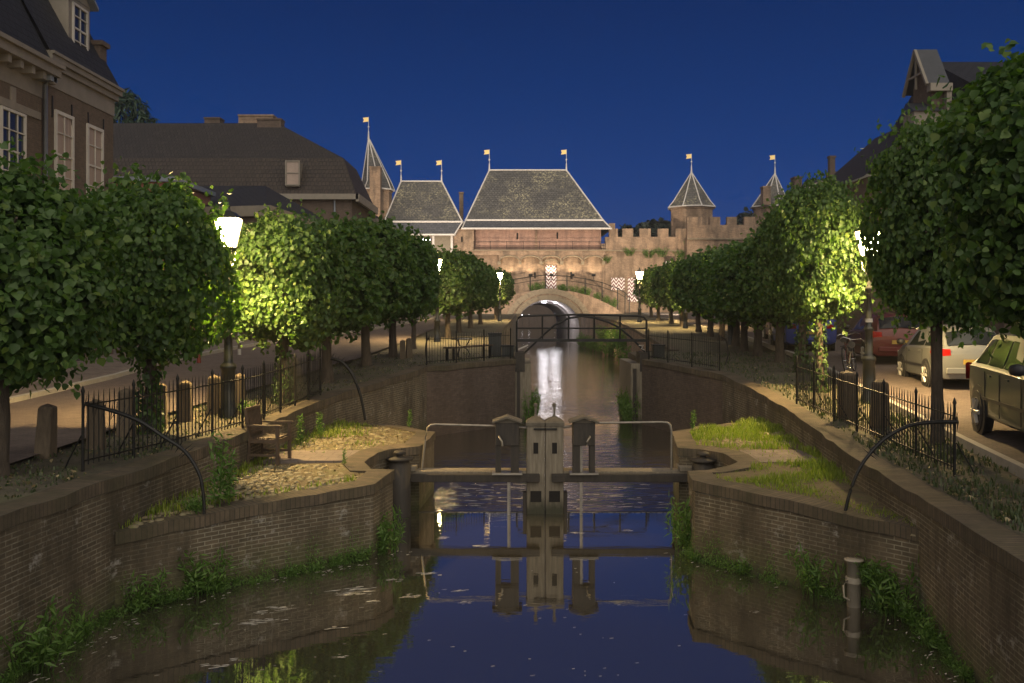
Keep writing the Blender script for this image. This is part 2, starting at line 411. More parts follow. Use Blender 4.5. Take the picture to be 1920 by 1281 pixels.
# ================================================================ GROUND
LEX = LE[:-1] + [(31.0,.10),(34.6,.10),(36,-.8),(60,-.5),(96.9,.45)]
REX = RE[:-1] + [(31.0,4.2),(34.6,4.2),(36,6.0),(60,7.4),(75,8.0),(96.9,6.9)]
YS = [-18,-6,0,4,8,9.6,10.7,11.7,12.6,13.5,14.3,15.2,16,17,18,19,20,21,21.7,22.6,23.5,24.6,25.8,26.8,27.8,29,30,31,32.5,34.6,36,39,42,46,50,55,60,68,75,85,96.9,110,140]
def strip(name, xa, xb, zf, ys, m, nx=6, rough=0, zo=0, seed=1):
    rnd = random.Random(seed); b = MB(); vs = []
    for y in ys:
        for i in range(nx+1):
            t = i/nx; x = xa(y)*(1-t) + xb(y)*t
            z = zf(y) + zo + (rnd.uniform(-1,1)*rough if 0 < i < nx else 0)
            vs.append((x, y, z))
    fs = []
    for j in range(len(ys)-1):
        for i in range(nx):
            a = j*(nx+1)+i; fs.append((a, a+1, a+nx+2, a+nx+1))
    b.add(vs, fs); o = b.build(name, m)
    me = o.data
    if sum(p.normal.z for p in me.polygons) < 0: me.flip_normals()
    return struct(o)
lex = lambda y: interp(y, LEX); rex = lambda y: interp(y, REX)
LS = lambda y: interp(y, [(8,-6.3),(12,-6.5),(16,-6.55),(22,-6.0),(30,-4.9),(40,-4.7),(97,-4.4)])
LK = lambda y: interp(y, [(8,-10.0),(36,-10.2),(41,-9.9),(46,-9.1),(55,-7.9),(70,-6.6),(97,-5.6)])
RS = lambda y: interp(y, [(-18,5.6),(8,6.2),(12,6.75),(15,7.15),(20,7.9),(30,9.2),(45,11),(97,13)])
strip('bank_soil', lambda y: lex(y)-.3, lambda y: LS(y)-.25, lz, YS, M['soil'], 8, .035, -.02, 1)
strip('bank_soil', lambda y: rex(y)+.3, lambda y: RS(y)+.25, rz, YS, M['soil'], 8, .035, -.02, 2)
strip('street', LS, LK, lambda y: lz(y)+.05, YS, M['street'], 3)
strip('street', RS, lambda y: RS(y)+9, lambda y: rz(y)+.09, YS, M['street'], 3)
strip('pavement', lambda y: LK(y)-.14, lambda y: min(-16, LK(y)-6), lambda y: lz(y)+.14, YS, M['pavement'], 3)
strip('pavement', lambda y: RS(y)+9.14, lambda y: 60, lambda y: rz(y)+.18, YS, M['pavement'], 3)
strip('street', lambda y: min(-16, LK(y)-6), lambda y: -140, lambda y: lz(y)+.10, YS, M['pavement'], 3)
def kerb(name, xf, w, zf, h, ys):
    b = MB()
    for y0, y1 in zip(ys, ys[1:]):
        a, c = xf(y0), xf(y1); z0, z1 = zf(y0), zf(y1)
        v = [(a,y0,z0-.3),(a+w,y0,z0-.3),(c+w,y1,z1-.3),(c,y1,z1-.3),(a,y0,z0+h),(a+w,y0,z0+h),(c+w,y1,z1+h),(c,y1,z1+h)]
        b.add(v, [(4,5,6,7),(0,1,5,4),(1,2,6,5),(2,3,7,6),(3,0,4,7)])
    return struct(b.build(name, M['kerb']))
kerb('kerb', lambda y: LK(y)-.14, .14, lambda y: lz(y), .155, YS[4:])
kerb('kerb', lambda y: RS(y)-.12, .12, lambda y: rz(y), .125, YS[4:])
kerb('kerb', lambda y: RS(y)+9, .14, lambda y: rz(y), .195, YS[4:])

# ================================================================ QUAY AND LOCK WALLS
def offset_path(pts, d):
    out = []
    for i, p in enumerate(pts):
        a = Vector(pts[max(i-1,0)][:2]); b = Vector(p[:2]); c = Vector(pts[min(i+1,len(pts)-1)][:2])
        d1 = (b-a).normalized() if (b-a).length > 1e-6 else (c-b).normalized()
        d2 = (c-b).normalized() if (c-b).length > 1e-6 else d1
        n = Vector((d1.y, -d1.x)) + Vector((d2.y, -d2.x)); n.normalize()
        k = max(.5, n.dot(Vector((d1.y, -d1.x))))
        out.append((b.x + n.x*d/k, b.y + n.y*d/k))
    return out
def resample(pts, step):
    out = []
    for a, b in zip(pts, pts[1:]):
        a = Vector(a); b = Vector(b); n = max(1, round((b-a).length/step))
        out += [a.lerp(b, i/n) for i in range(n)]
    out.append(Vector(pts[-1])); return out
def wall(name, label, pts, zb=-.8, cop=.34, step=.4, seed=0, group=None, m=None):
    "pts (x,y,z top); the water lies to the right of the path"
    rnd = random.Random(seed)
    root = thing(name, label, 'wall', (pts[0][0], pts[0][1], 0), group)
    q = resample(pts, step)
    q = [Vector((p.x, p.y, p.z + rnd.uniform(-.016,.016))) for p in q]
    fr = [(p.x, p.y) for p in q]; pr = offset_path(q, .022 ); bk = offset_path(q, -cop)
    jit = [(rnd.uniform(-.014,.014), rnd.uniform(-.014,.014)) for _ in q]
    b = MB(); c = MB(); s = 0
    for i in range(len(q)-1):
        L = (Vector(fr[i+1])-Vector(fr[i])).length; j = i+1; s1 = s+L
        za, zc = q[i].z, q[j].z; ch = .17
        def uvq(mb, vs, uvs):
            mb.add(vs, [(0,1,2,3)]); mb.__dict__.setdefault('u', {})[len(mb.f)-1] = uvs
        uvq(b, [(*fr[i],zb),(*fr[j],zb),(*fr[j],zc-ch),(*fr[i],za-ch)], [(s,zb),(s1,zb),(s1,zc-ch),(s,za-ch)])
        f0 = (pr[i][0]+jit[i][0], pr[i][1]+jit[i][1]); f1 = (pr[j][0]+jit[j][0], pr[j][1]+jit[j][1])
        uvq(c, [(*f0,za-ch),(*f1,zc-ch),(*f1,zc-.015),(*f0,za-.015)], [(s,0),(s1,0),(s1,.3),(s,.3)])
        uvq(c, [(*f0,za-.015),(*f1,zc-.015),(*bk[j],zc),(*bk[i],za)], [(s,0),(s1,0),(s1,.3),(s,.3)])
        uvq(c, [(*fr[i],za-ch),(*fr[j],zc-ch),(*f1,zc-ch),(*f0,za-ch)], [(s,0),(s1,0),(s1,.02),(s,.02)])
        uvq(c, [(*bk[i],za),(*bk[j],zc),(*bk[j],zc-.4),(*bk[i],za-.4)], [(s,0),(s1,0),(s1,.3),(s,.3)])
        s = s1
    for mb, nm, mm in ((b,'wall_face',m or M['quay']),(c,'coping',M['coping'])):
        o = mb.build(nm, mm, root)
        uv = o.data.uv_layers[0].data
        for fi, us in mb.u.items():
            for li, u in zip(o.data.polygons[fi].loop_indices, us): uv[li].uv = u
    return root
Lw = lambda pts: [(x, y, lz(y)) for x, y in pts]
Rw = lambda pts: [(x, y, rz(y)) for x, y in pts]
wall('quay_wall', 'high brown brick quay wall at the left edge, from the photo corner to the spiked guard', Lw([(-5.6,-18),(-5.35,6),(-5.12,9.6),(-4.88,11.8),(-4.4,15.6),(-4.12,19.5),(-3.92,21.6),(-3.5,23.5),(-2.47,27.8)]), seed=1)
wall('lock_head_wall', 'dark brick wall below the little fence left of the truss footbridge', Lw([(-2.47,27.8),(.10,31.0),(.10,34.6),(-.8,36)]), seed=2, m=M['darkbrick'])
wall('canal_wall', 'far brick canal wall on the left bank beyond the truss footbridge', Lw([(-.8,36),(-.5,60),(.45,96.9)]), step=2, seed=3)
wall('quay_wall', 'high brown brick quay wall at the right edge below the parked grey estate car', Rw([(5.66,25.8),(5.72,21.8),(5.62,19.6),(5.07,14.25),(4.9,11.56),(4.63,9.6),(4.25,6),(3.6,-18)]), seed=4)
wall('lock_head_wall', 'dark brick wall below the little fence right of the truss footbridge', Rw([(6.0,36),(4.2,34.6),(4.2,31.0),(5.66,25.8)]), seed=5, m=M['darkbrick'])
wall('canal_wall', 'far sloping brick canal wall with weeds right of the big stone arch', Rw([(6.9,96.9),(8.0,75),(7.4,60),(6.0,36)]), step=2, seed=6, m=M['castle'])

LP = [(-4.88,11.8,1.02),(-3.6,13.15,1.07),(-2.09,14.45,1.13),(-1.9,15.3,1.18),(-2.3,15.5,1.18),(-2.5,16.1,1.18),(-2.42,17.1,1.19),(-2.1,17.68,1.2),(-1.72,17.8,1.2),(-1.6,19.7,1.22),(-2.5,20.9,1.22),(-3.92,21.6,1.22)]
RP = [(5.72,21.8,1.22),(4.2,20.8,1.22),(3.32,19.8,1.22),(3.08,17.7,1.2),(3.45,17.6,1.2),(3.75,17.0,1.2),(3.8,16.1,1.2),(3.5,15.5,1.2),(2.78,15.1,1.2),(2.72,14.3,1.2),(3.75,13.0,1.16),(4.9,11.56,1.1)]
pl = wall('lock_platform', 'low brick lock platform on the left carrying the garden chair', LP, step=.35, seed=7)
prr = wall('lock_platform', 'low brick lock platform on the right overgrown with bright grass', RP, step=.35, seed=8)
def inpoly(x, y, poly):
    c = False; j = len(poly)-1
    for i in range(len(poly)):
        xi, yi = poly[i][:2]; xj, yj = poly[j][:2]
        if (yi > y) != (yj > y) and x < (xj-xi)*(y-yi)/(yj-yi)+xi: c = not c
        j = i
    return c
LIN = [(*p, z) for p, z in zip(offset_path(LP, -.33), [q[2] for q in LP])]
LIN = LIN[1:-1]
LTOP = [(-4.88,11.8,1.02)] + LIN + [(-3.93,21.6,1.22),(-4.13,19.5,1.2),(-4.41,15.6,1.15)]
RIN = [(*p, z) for p, z in zip(offset_path(RP, -.33), [q[2] for q in RP])][1:-1]
RTOP = [(5.73,21.8,1.22)] + RIN + [(4.91,11.56,1.1),(5.08,14.25,1.17),(5.63,19.6,1.2)]
for top, root in ((LTOP, pl), (RTOP, prr)):
    b = MB(); b.add([(x, y, z-.03) for x, y, z in top], [tuple(range(len(top)))]); o = b.build('earth_surface', M['earth'], root)
    bm = bmesh.new(); bm.from_mesh(o.data); bmesh.ops.triangulate(bm, faces=bm.faces)
    bmesh.ops.recalc_face_normals(bm, faces=bm.faces)
    if sum(f.normal.z for f in bm.faces) < 0: bmesh.ops.reverse_faces(bm, faces=bm.faces)
    bm.to_mesh(o.data); bm.free()
pz = lambda y: interp(y, [(11.5,1.02),(14.4,1.12),(17,1.18),(21,1.20)])
# brick path across each platform
MB().prism([(-4.2,16.15),(-2.75,16.15),(-2.75,17.35),(-4.2,17.35)], 1.0, 1.185).build('brick_path', M['pavement'], pl)
MB().prism([(4.1,16.0),(5.25,16.0),(5.4,17.4),(4.1,17.4)], 1.0, 1.185).build('brick_path', M['pavement'], prr)

def stones(poly, n, rmin, rmax, seed, zf, accept=None):
    rnd = random.Random(seed); b = MB(); xs = [p[0] for p in poly]; ys = [p[1] for p in poly]; pts = []
    k = 0
    while k < n:
        x = rnd.uniform(min(xs), max(xs)); y = rnd.uniform(min(ys), max(ys))
        k += 1
        if not inpoly(x, y, poly) or (accept and not accept(x, y, rnd)): continue
        r = rnd.uniform(rmin, rmax)
        if any((x-a)**2+(y-c)**2 < (r+d)**2*.6 for a, c, d in pts[-400:]): continue
        pts.append((x, y, r)); h = r*rnd.uniform(.35,.6); a0 = rnd.uniform(0,6.28); el = rnd.uniform(.7,1.2); z = zf(y)-.03
        ring = []
        for rr, hh in ((1,0),(.82,.65),(.45,.95)):
            for i in range(7):
                a = a0+i*6.283/7; q = 1+rnd.uniform(-.1,.1); px = math.cos(a)*r*rr*q*el; py = math.sin(a)*r*rr*q
                ring.append((x+px, y+py, z+h*hh))
        ring.append((x, y, z+h))
        fs = [(j*7+i, j*7+(i+1)%7, j*7+7+(i+1)%7, j*7+7+i) for j in (0,1) for i in range(7)] + [(14+i, 14+(i+1)%7, 21) for i in range(7)]
        b.add(ring, fs, True)
    return b
o = stones(LTOP, 5200, .035, .085, 3, pz, lambda x,y,r: y < 15.9 or y > 17.6 and r.random() < .6).build('cobbles', M['cobble'], pl); o['kind'] = 'stuff'
o = stones(RTOP, 2600, .035, .08, 4, pz, lambda x,y,r: (y < 15.7 or y > 17.7) and r.random() < .7).build('cobbles', M['cobble'], prr); o['kind'] = 'stuff'

# ================================================================ LEAF MESHES
def leaf_cloud(name, m, pos, nrm, size, seed=0, shape='heart', parent=None, droop=.35):
    "one mesh of small leaves at pos (n,3), facing roughly nrm (n,3)"
    rg = np.random.default_rng(seed); n = len(pos)
    nr = nrm + rg.normal(0, .75, (n,3)); nr /= np.linalg.norm(nr, axis=1)[:,None] + 1e-9
    dn = np.tile([0,0,-1.0], (n,1)) + rg.normal(0, .55, (n,3)) + nrm*droop
    t = dn - (dn*nr).sum(1)[:,None]*nr; t /= np.linalg.norm(t, axis=1)[:,None] + 1e-9
    s = np.cross(nr, t)
    if shape == 'heart': prof = [(0,0,0),(-.46,.12,.10),(-.50,.50,.13),(0,1.08,-.05),(.50,.50,.13),(.46,.12,.10)]; faces = [(0,3,2,1),(0,5,4,3)]
    elif shape == 'lance': prof = [(0,0,0),(-.16,.4,.06),(0,1.25,-.08),(.16,.4,.06)]; faces = [(0,2,1),(0,3,2)]
    elif shape == 'round': prof = [(0,0,0),(-.5,.3,.05),(-.3,.9,0),(.3,.9,0),(.5,.3,.05)]; faces = [(0,4,3,2,1)]
    k = len(prof); sz = size * rg.uniform(.65, 1.25, n)
    V = np.zeros((n,k,3))
    for i, (a, b_, c) in enumerate(prof):
        V[:,i] = pos + (s*a + t*b_ + nr*c) * sz[:,None]
    me = bpy.data.meshes.new(name); me.vertices.add(n*k); me.vertices.foreach_set('co', V.reshape(-1).astype(np.float32))
    lens = [len(f) for f in faces]; fl = np.concatenate([np.array(f) for f in faces]); L = len(fl)
    me.loops.add(n*L); me.loops.foreach_set('vertex_index', (np.arange(n)[:,None]*k + fl[None]).reshape(-1).astype(np.int32))
    me.polygons.add(n*len(faces)); st = np.cumsum([0]+lens[:-1])
    me.polygons.foreach_set('loop_start', (np.arange(n)[:,None]*L + st[None]).reshape(-1).astype(np.int32))
    try: me.polygons.foreach_set('loop_total', np.tile(lens, n).astype(np.int32))
    except Exception: pass
    me.update(); me.validate(); me.materials.append(m)
    o = bpy.data.objects.new(name, me); C.objects.link(o)
    if parent: o.parent = parent
    return o

def crown_points(n, rx, ry, rzz, cz, seed, gaps=.8, p=3.0):
    rg = np.random.default_rng(seed)
    d = rg.normal(0, 1, (n*3,3)); d /= np.linalg.norm(d, axis=1)[:,None]
    # superellipsoid: a clipped, slightly boxy crown
    k = (np.abs(d)**p).sum(1)**(-1/p)
    lump = np.zeros(len(d))
    for i in range(34):
        q = rg.normal(0,1,3); q /= np.linalg.norm(q); lump += rg.uniform(-.20,.17)*np.exp(-((d-q)**2).sum(1)/.085)
    fine = np.zeros(len(d))
    for i in range(120):
        q = rg.normal(0,1,3); q /= np.linalg.norm(q); fine += rg.uniform(-.10,.08)*np.exp(-((d-q)**2).sum(1)/.012)
    hole = np.zeros(len(d), bool)
    for i in range(26):
        q = rg.normal(0,1,3); q /= np.linalg.norm(q); hole |= ((d-q)**2).sum(1) < rg.uniform(.004,.016)
    depth = 1 - np.abs(rg.normal(0,.10,len(d))) - (rg.random(len(d)) < .35)*rg.uniform(0,.35,len(d))
    out = (rg.random(len(d)) < .035)*rg.uniform(0,.16,len(d))
    r = k*(1+lump+fine+out)*depth
    keep = (rg.random(len(d)) > gaps*(fine < -.035)) & ~(hole & (rg.random(len(d)) < .88))
    pos = d*r[:,None]*np.array([rx,ry,rzz]); pos[:,2] += cz
    nr = d*np.array([1/rx,1/ry,1/rzz]); nr /= np.linalg.norm(nr,axis=1)[:,None]; nr[:,2] += .35
    pos, nr = pos[keep][:n], nr[keep][:n]
    # loose shoots sticking out of the crown
    ex, en = [], []
    for i in range(int(60+n/110)):
        q = rg.normal(0,1,3); q[2] = q[2]*1.4+.2; q /= np.linalg.norm(q); kk = (np.abs(q)**p).sum()**(-1/p)
        s = q*kk*np.array([rx,ry,rzz])*.93; L = rg.uniform(.12,.58)*rx/1.4; dr = q+rg.normal(0,.35,3)+np.array([0,0,.5 if q[2]>0 else -.7]); dr /= np.linalg.norm(dr)
        for j in range(int(rg.integers(5,12))):
            ex.append(s+dr*L*rg.random()+rg.normal(0,.05,3)+np.array([0,0,cz])); en.append(dr*.4+rg.normal(0,.6,3))
    pos = np.concatenate([pos, np.array(ex)]); nr = np.concatenate([nr, np.array(en)])
    return pos, nr

def make_lime(name, n, leaf, seed, cb, ct, r, ivy=False, tr=.14):
    "trunk from z 0; crown from cb to ct, radius r"
    rnd = random.Random(seed)
    t = thing(name, '', 'tree')
    b = MB(); bend = [(rnd.uniform(-.05,.05), rnd.uniform(-.05,.05)) for _ in range(4)]
    pts = [(0,0,-.1),(bend[0][0]*.3,bend[0][1]*.3,.25),(bend[1][0],bend[1][1],cb*.55),(bend[2][0],bend[2][1],cb),(bend[2][0]*.6,0,cb+(ct-cb)*.5),(0,0,cb+(ct-cb)*.85)]
    b.tube(pts, [tr*1.5,tr*1.1,tr*.95,tr,tr*.6,tr*.2], 10)
    for i in range(9):
        a = i*2.4+rnd.random(); h = cb + (ct-cb)*rnd.uniform(.05,.55); l = r*rnd.uniform(.55,.8)
        b.tube([(0,0,h-.15),(math.cos(a)*l*.4,math.sin(a)*l*.4,h+.15),(math.cos(a)*l,math.sin(a)*l,h+rnd.uniform(.1,.7))], [tr*.45,tr*.3,tr*.1], 5)
    b.build('trunk', M['bark'], t)
    pos, nr = crown_points(n, r, r, (ct-cb)/2, (ct+cb)/2, seed)
    leaf_cloud('crown', M['leaf'], pos, nr, leaf, seed, parent=t)
    if ivy:
        rg = np.random.default_rng(seed); k = 420
        a = rg.uniform(0,6.28,k); h = rg.beta(1,1.5,k)*cb; rr = tr*1.15+rg.uniform(0,.09,k)+.10*np.exp(-h*2.5)
        leaf_cloud('ivy', M['ivy'], np.stack([np.cos(a)*rr,np.sin(a)*rr,h],1), np.stack([np.cos(a),np.sin(a),0*a+.3],1), .085, seed, parent=t)
    return t

# ================================================================ THE WATER GATE AND ITS WALLS
X = lambda px, Y: (px - 960) * Y / 1800
Z = lambda py, Y: CAMH - (py - 578) * Y / 1800
def arch_pts(cx, hw, zs, rise, n=20):
    return [(cx - hw*math.cos(math.pi*i/n), zs + rise*math.sin(math.pi*i/n)) for i in range(n+1)]

# --- stone arch bridge in front of the gate
BY = 97.0; CX = 3.66; HW = 3.15; ZS = 2.0; RISE = 2.6
def topz(x):
    px = 960 + x*1800/BY
    return Z(interp(px, [(860,585),(925,560),(960,550),(1000,545),(1035,543),(1075,547),(1110,556),(1150,575),(1180,597),(1215,612)]), BY)
br = thing('stone_bridge', 'humped stone arch bridge with weeds on its crown in front of the striped door', 'bridge', (CX, BY, 0))
b = MB(); ap = arch_pts(CX, HW, ZS, RISE, 28)
xs = [X(860,BY) + i*.5 for i in range(24)]
def arch_at(x):
    return ZS + RISE*math.sqrt(max(0, 1-((x-CX)/HW)**2)) if abs(x-CX) < HW else -.5
xx = sorted(set([X(860,BY), CX-HW, CX+HW, X(1215,BY)] + [p[0] for p in ap] + [X(860,BY)+i*.6 for i in range(int((X(1215,BY)-X(860,BY))/.6))]))
for x0, x1 in zip(xx, xx[1:]):
    e = 1e-6
    z0 = arch_at(x0+e) if x0 >= CX-HW-e and x1 <= CX+HW+e else -.5
    z1 = arch_at(x1-e) if x0 >= CX-HW-e and x1 <= CX+HW+e else -.5
    b.quad((x0,BY,z0),(x1,BY,z1),(x1,BY,topz(x1)),(x0,BY,topz(x0)))
    b.quad((x0,BY,topz(x0)),(x1,BY,topz(x1)),(x1,BY+4.5,topz(x1)),(x0,BY+4.5,topz(x0)))
b.build('bridge_wall', M['castle'], br)
def ring(cx, hw, rise, th, y, dep, name, seed, m):
    rnd = random.Random(seed); b = MB(); n = 30; f = .012
    for i in range(n):
        a0 = math.pi*(i+f*2)/n; a1 = math.pi*(i+1-f*2)/n; d = rnd.uniform(-.02,.02); th2 = th*rnd.uniform(.95,1.03)
        q = []
        for a in (a0, a1):
            for k, yy in ((0,y-dep+d),(1,y-dep+d),(1,y+.1),(0,y+.1)):
                q.append((cx-(hw+k*th2)*math.cos(a), yy, ZS+(rise+k*th2)*math.sin(a)))
        b.add(q, [(0,1,2,3),(7,6,5,4),(0,4,5,1),(1,5,6,2),(3,2,6,7),(0,3,7,4)])
    return b.build(name, m, br, fix=True)
ring(CX, HW-.02, RISE-.02, .52, BY, .10, 'inner_arch_stones', 3, M['sandstone'])
ring(CX, HW+.66, RISE+.60, .55, BY, .16, 'outer_arch_stones', 4, M['sandstone'])
b = MB(); b.tube([(x, BY-.06, z) for x, z in arch_pts(CX, HW+.57, ZS, RISE+.54, 30)], .075, 6); b.build('arch_moulding', M['castle_top'], br)
# barrel
b = MB(); n = 24; secs = [(BY,CX,HW,ZS,RISE),(BY+9,CX-.25,HW-.25,ZS,RISE-.1),(BY+9.01,CX-.25,HW-.40,ZS,RISE-.25),(BY+21,CX-.6,HW-.75,ZS,RISE-.45)]
rings = []
for y, cx, hw, zs, ri in secs:
    rings.append([(cx-hw,y,-.4)] + [(x,y,z) for x, z in arch_pts(cx, hw, zs, ri, n)] + [(cx+hw,y,-.4)])
for a, c in zip(rings, rings[1:]):
    for i in range(len(a)-1): b.quad(a[i], a[i+1], c[i+1], c[i])
b.build('barrel_vault', M['vault'], br)
b = MB()
RP_ = [P(x, y, BY+.1) for x, y in ((860,548),(905,538),(959,525),(994,519),(1023,516),(1063,518),(1097,523),(1129,530),(1158,541),(1172,549),(1180,558))]
b = MB(); b.tube(RP_, .04, 6); b.tube([p-Vector((0,0,.45)) for p in RP_], .03, 6); b.build('bridge_rail', M['iron'], br)
for p in RP_[1:]:
    g = topz(p.x)
    MB().tube([(p.x,p.y,g-.1),(p.x,p.y,p.z+.08)], .055, 6).build('railing_post', M['iron'], br)
for x, y in ((CX-.3, BY+3),(CX+1.0, BY+4.5)):
    o = MB().box(x-.22,x+.22,y-.12,y+.12,ZS+RISE-.28,ZS+RISE-.16).build('vault_lamp', M['lamp_white'], br)
    l = bpy.data.lights.new('vault_bulb', 'POINT'); l.energy = 120; l.color = (.95,.92,1.0); l.shadow_soft_size = .6
    lo = bpy.data.objects.new('vault_bulb', l); C.objects.link(lo); lo.parent = br; lo.location = Vector((x, y+1.5, ZS+RISE-.75)) - br.location

# --- hipped roofs
def roof_parts(root, eave, brk, ridge, mats, tubes=.09):
    "eave/brk: (xL,xR,yF,yB,z); ridge: (xL,xR,y,z)"
    (a0,a1,af,ab,az), (b0,b1,bf,bb,bz), (r0,r1,ry,rz_) = eave, brk, ridge
    E = [(a0,af,az),(a1,af,az),(a1,ab,az),(a0,ab,az)]; B = [(b0,bf,bz),(b1,bf,bz),(b1,bb,bz),(b0,bb,bz)]; Q0 = (r0,ry,rz_); Q1 = (r1,ry,rz_)
    m1 = MB()
    for i in range(4): m1.quad(E[i], E[(i+1)%4], B[(i+1)%4], B[i])
    m1.quad(E[3],E[2],E[1],E[0])
    m1.build('roof_skirt', mats[1], root)
    m2 = MB(); m2.quad(B[0],B[1],Q1,Q0); m2.tri(B[1],B[2],Q1); m2.quad(B[2],B[3],Q0,Q1); m2.tri(B[3],B[0],Q0)
    m2.build('roof', mats[0], root)
    t = MB()
    for a, c in ((B[0],Q0),(B[1],Q1),(B[2],Q1),(B[3],Q0),(Q0,Q1),(E[0],B[0]),(E[1],B[1]),(E[2],B[2]),(E[3],B[3])): t.tube([a,c], tubes, 6)
    for i in range(4): t.tube([B[i],B[(i+1)%4]], tubes*1.4, 6); t.tube([E[i],E[(i+1)%4]], tubes*1.25, 6)
    t.build('lead_flashing', M['lead'], root)
def vane(root, x, y, z0, z1, side=-1):
    o = MB().lathe((x,y,z0),[(.13,-.15),(.10,.1),(.06,.7),(.035,.75),(.035,1.05),(.10,1.12),(.10,1.2),(.03,1.28),(.025,z1-z0)],8).build('weather_vane', M['lead'], root)
    h = z1
    pts = [(0,-.52),(.62,-.60),(.50,-.36),(.62,-.12),(0,-.05)]
    v = [(x+side*a, y-.02, h+c) for a, c in pts] + [(x+side*a, y+.02, h+c) for a, c in pts]
    n = len(pts)
    MB().add(v, [tuple(range(n)), tuple(range(2*n-1,n-1,-1))]+[(i,(i+1)%n,n+(i+1)%n,n+i) for i in range(n)]).build('gilded_flag', M['gold'], o, fix=True)

GY = 103.3
gh = thing('gatehouse', 'brick water gatehouse with the biggest slate roof, spanning the canal behind the stone bridge', 'gatehouse', (X(1000,GY), GY+4, 3))
b = MB()
b.box(X(848,GY), .1, GY, GY+9, 1, Z(478,GY)); b.box(7.4, X(1134,GY), GY, GY+9, 1, Z(478,GY)); b.box(.1, 7.4, GY, GY+3, 5.2, Z(478,GY))
b.build('wall', M['castle'], gh)
# arcade of shallow arches on corbels under the gallery
x0, x1 = X(936,GY), X(1131,GY); ZT = Z(479,GY); n5 = 5; wd = (x1-x0)/n5; b = MB(); zsp = Z(490,GY); fy = GY-.62
for k in range(n5):
    c = x0+wd*(k+.5); hw = wd*.46; pts = arch_pts(c, hw, zsp, Z(481.5,GY)-zsp, 12)
    b.quad((c-wd/2,fy,zsp),(c-hw,fy,zsp),(c-hw,fy,ZT),(c-wd/2,fy,ZT)); b.quad((c+hw,fy,zsp),(c+wd/2,fy,zsp),(c+wd/2,fy,ZT),(c+hw,fy,ZT))
    for (xa,za),(xb,zb) in zip(pts,pts[1:]):
        b.quad((xa,fy,za),(xb,fy,zb),(xb,fy,ZT),(xa,fy,ZT)); b.quad((xa,fy,za),(xb,fy,zb),(xb,GY,zb),(xa,GY,za))
    for s in (-1,1): b.quad((c+s*hw,fy,zsp),(c+s*wd/2,fy,zsp),(c+s*wd/2,GY,zsp),(c+s*hw,GY,zsp))
b.build('gallery_arches', M['castle'], gh)
b = MB()
for k in range(n5):
    c = x0+wd*(k+.5); pts = arch_pts(c, wd*.46, zsp, Z(481.5,GY)-zsp, 12); b.tube([(x_,fy-.03,z_+.06) for x_, z_ in pts], .085, 5)
b.build('arch_rims', M['sandstone'], gh)
for k in range(n5+1):
    c = x0+wd*k
    MB().prism([(c-.16,fy+.02),(c+.16,fy+.02),(c+.16,GY),(c-.16,GY)], zsp-.38, zsp-.003).build('corbel', M['sandstone'], gh)
b = MB(); b.box(X(889,GY), X(1134,GY), GY-.70, GY+.3, ZT+.003, Z(471,GY)); b.build('gallery', M['castle_top'], gh)
b = MB(); b.box(X(886,GY), X(1137,GY), GY-.78, GY+.3, Z(471,GY)+.003, Z(469,GY)); b.build('gallery_string_course', M['sandstone'], gh)
UY = GY+.35
b = MB(); b.box(X(889,UY), X(1127,UY), UY, UY+8.4, Z(469,UY)-.3, Z(427,UY)); b.build('upper_wall', M['castle_pink'], gh)
for px in (1005.5,):
    MB().box(X(px,UY)-.09,X(px,UY)+.09,UY-.12,UY,Z(469,UY),Z(428,UY)).build('pilaster', M['castle_top'], gh)
b = MB(); b.box(X(848,GY), X(889,GY)-.004, GY-.5, GY+8, 3, Z(430,GY)); b.build('side_wall', M['castle'], gh)
b = MB(); b.box(X(1142,GY), X(1153,GY), GY-.2, GY+.6, Z(470,GY), Z(419,GY)); b.build('porch_pier', M['castle_top'], gh)
b = MB(); b.box(X(1127,GY)+.02, X(1142,GY), GY-.2, GY+.4, Z(470,GY), Z(457,GY)); b.build('porch_parapet', M['castle_top'], gh)
for px, y0, y1, m_ in ((970,437,449,UY),(1045,436,448,UY),(866,444,454,GY-.5),(1003,511,522,GY),(1071,510,523,GY)):
    MB().box(X(px,m_)-.09, X(px,m_)+.09, m_-.015, m_+.1, Z(y1,m_), Z(y0,m_)).build('arrow_slit', M['hole'], gh)
rb = MB(); z0 = Z(470,GY)
for h in (.45,.9): rb.tube([(X(889,GY),GY-.66,z0+h+.05),(X(1134,GY),GY-.66,z0+h+.05)], .022, 5)
for i in range(9): x = X(889,GY)+i*(X(1134,GY)-X(889,GY))/8; rb.tube([(x,GY-.66,z0),(x,GY-.66,z0+1.0)], .028, 5)
rb.build('gallery_railing', M['iron'], gh)
dm = MB(); dm.box(X(1023,GY), X(1043,GY), GY-.10, GY-.03, Z(541,GY), Z(498,GY)); dd = dm.build('door', M['chevron'], gh); dd['label'] = 'door painted with red and white zigzags'
b = MB(); c = X(1033,GY); pts = arch_pts(c, .95, Z(496,GY), .62, 12); pts2 = arch_pts(c, .75, Z(496,GY), .45, 12)
for (xa,za),(xb,zb),(xc,zc),(xd,zd) in zip(pts,pts[1:],pts2[1:],pts2): b.quad((xa,GY-.06,za),(xb,GY-.06,zb),(xc,GY-.06,zc),(xd,GY-.06,zd))
b.build('door_arch', M['sandstone'], gh)
roof_parts(gh, (X(866,102.4),X(1146,102.4),102.4,112.8,Z(428.5,102.4)), (X(873,103.4),X(1131,103.4),103.4,111.8,Z(413,103.4)), (X(917.5,107.6),X(1062,107.6),107.6,Z(319,107.6)), (M['slate'],M['slate_low']))
for px in (917.5, 1062): vane(gh, X(px,107.6), 107.6, Z(319,107.6), Z(280,107.6))

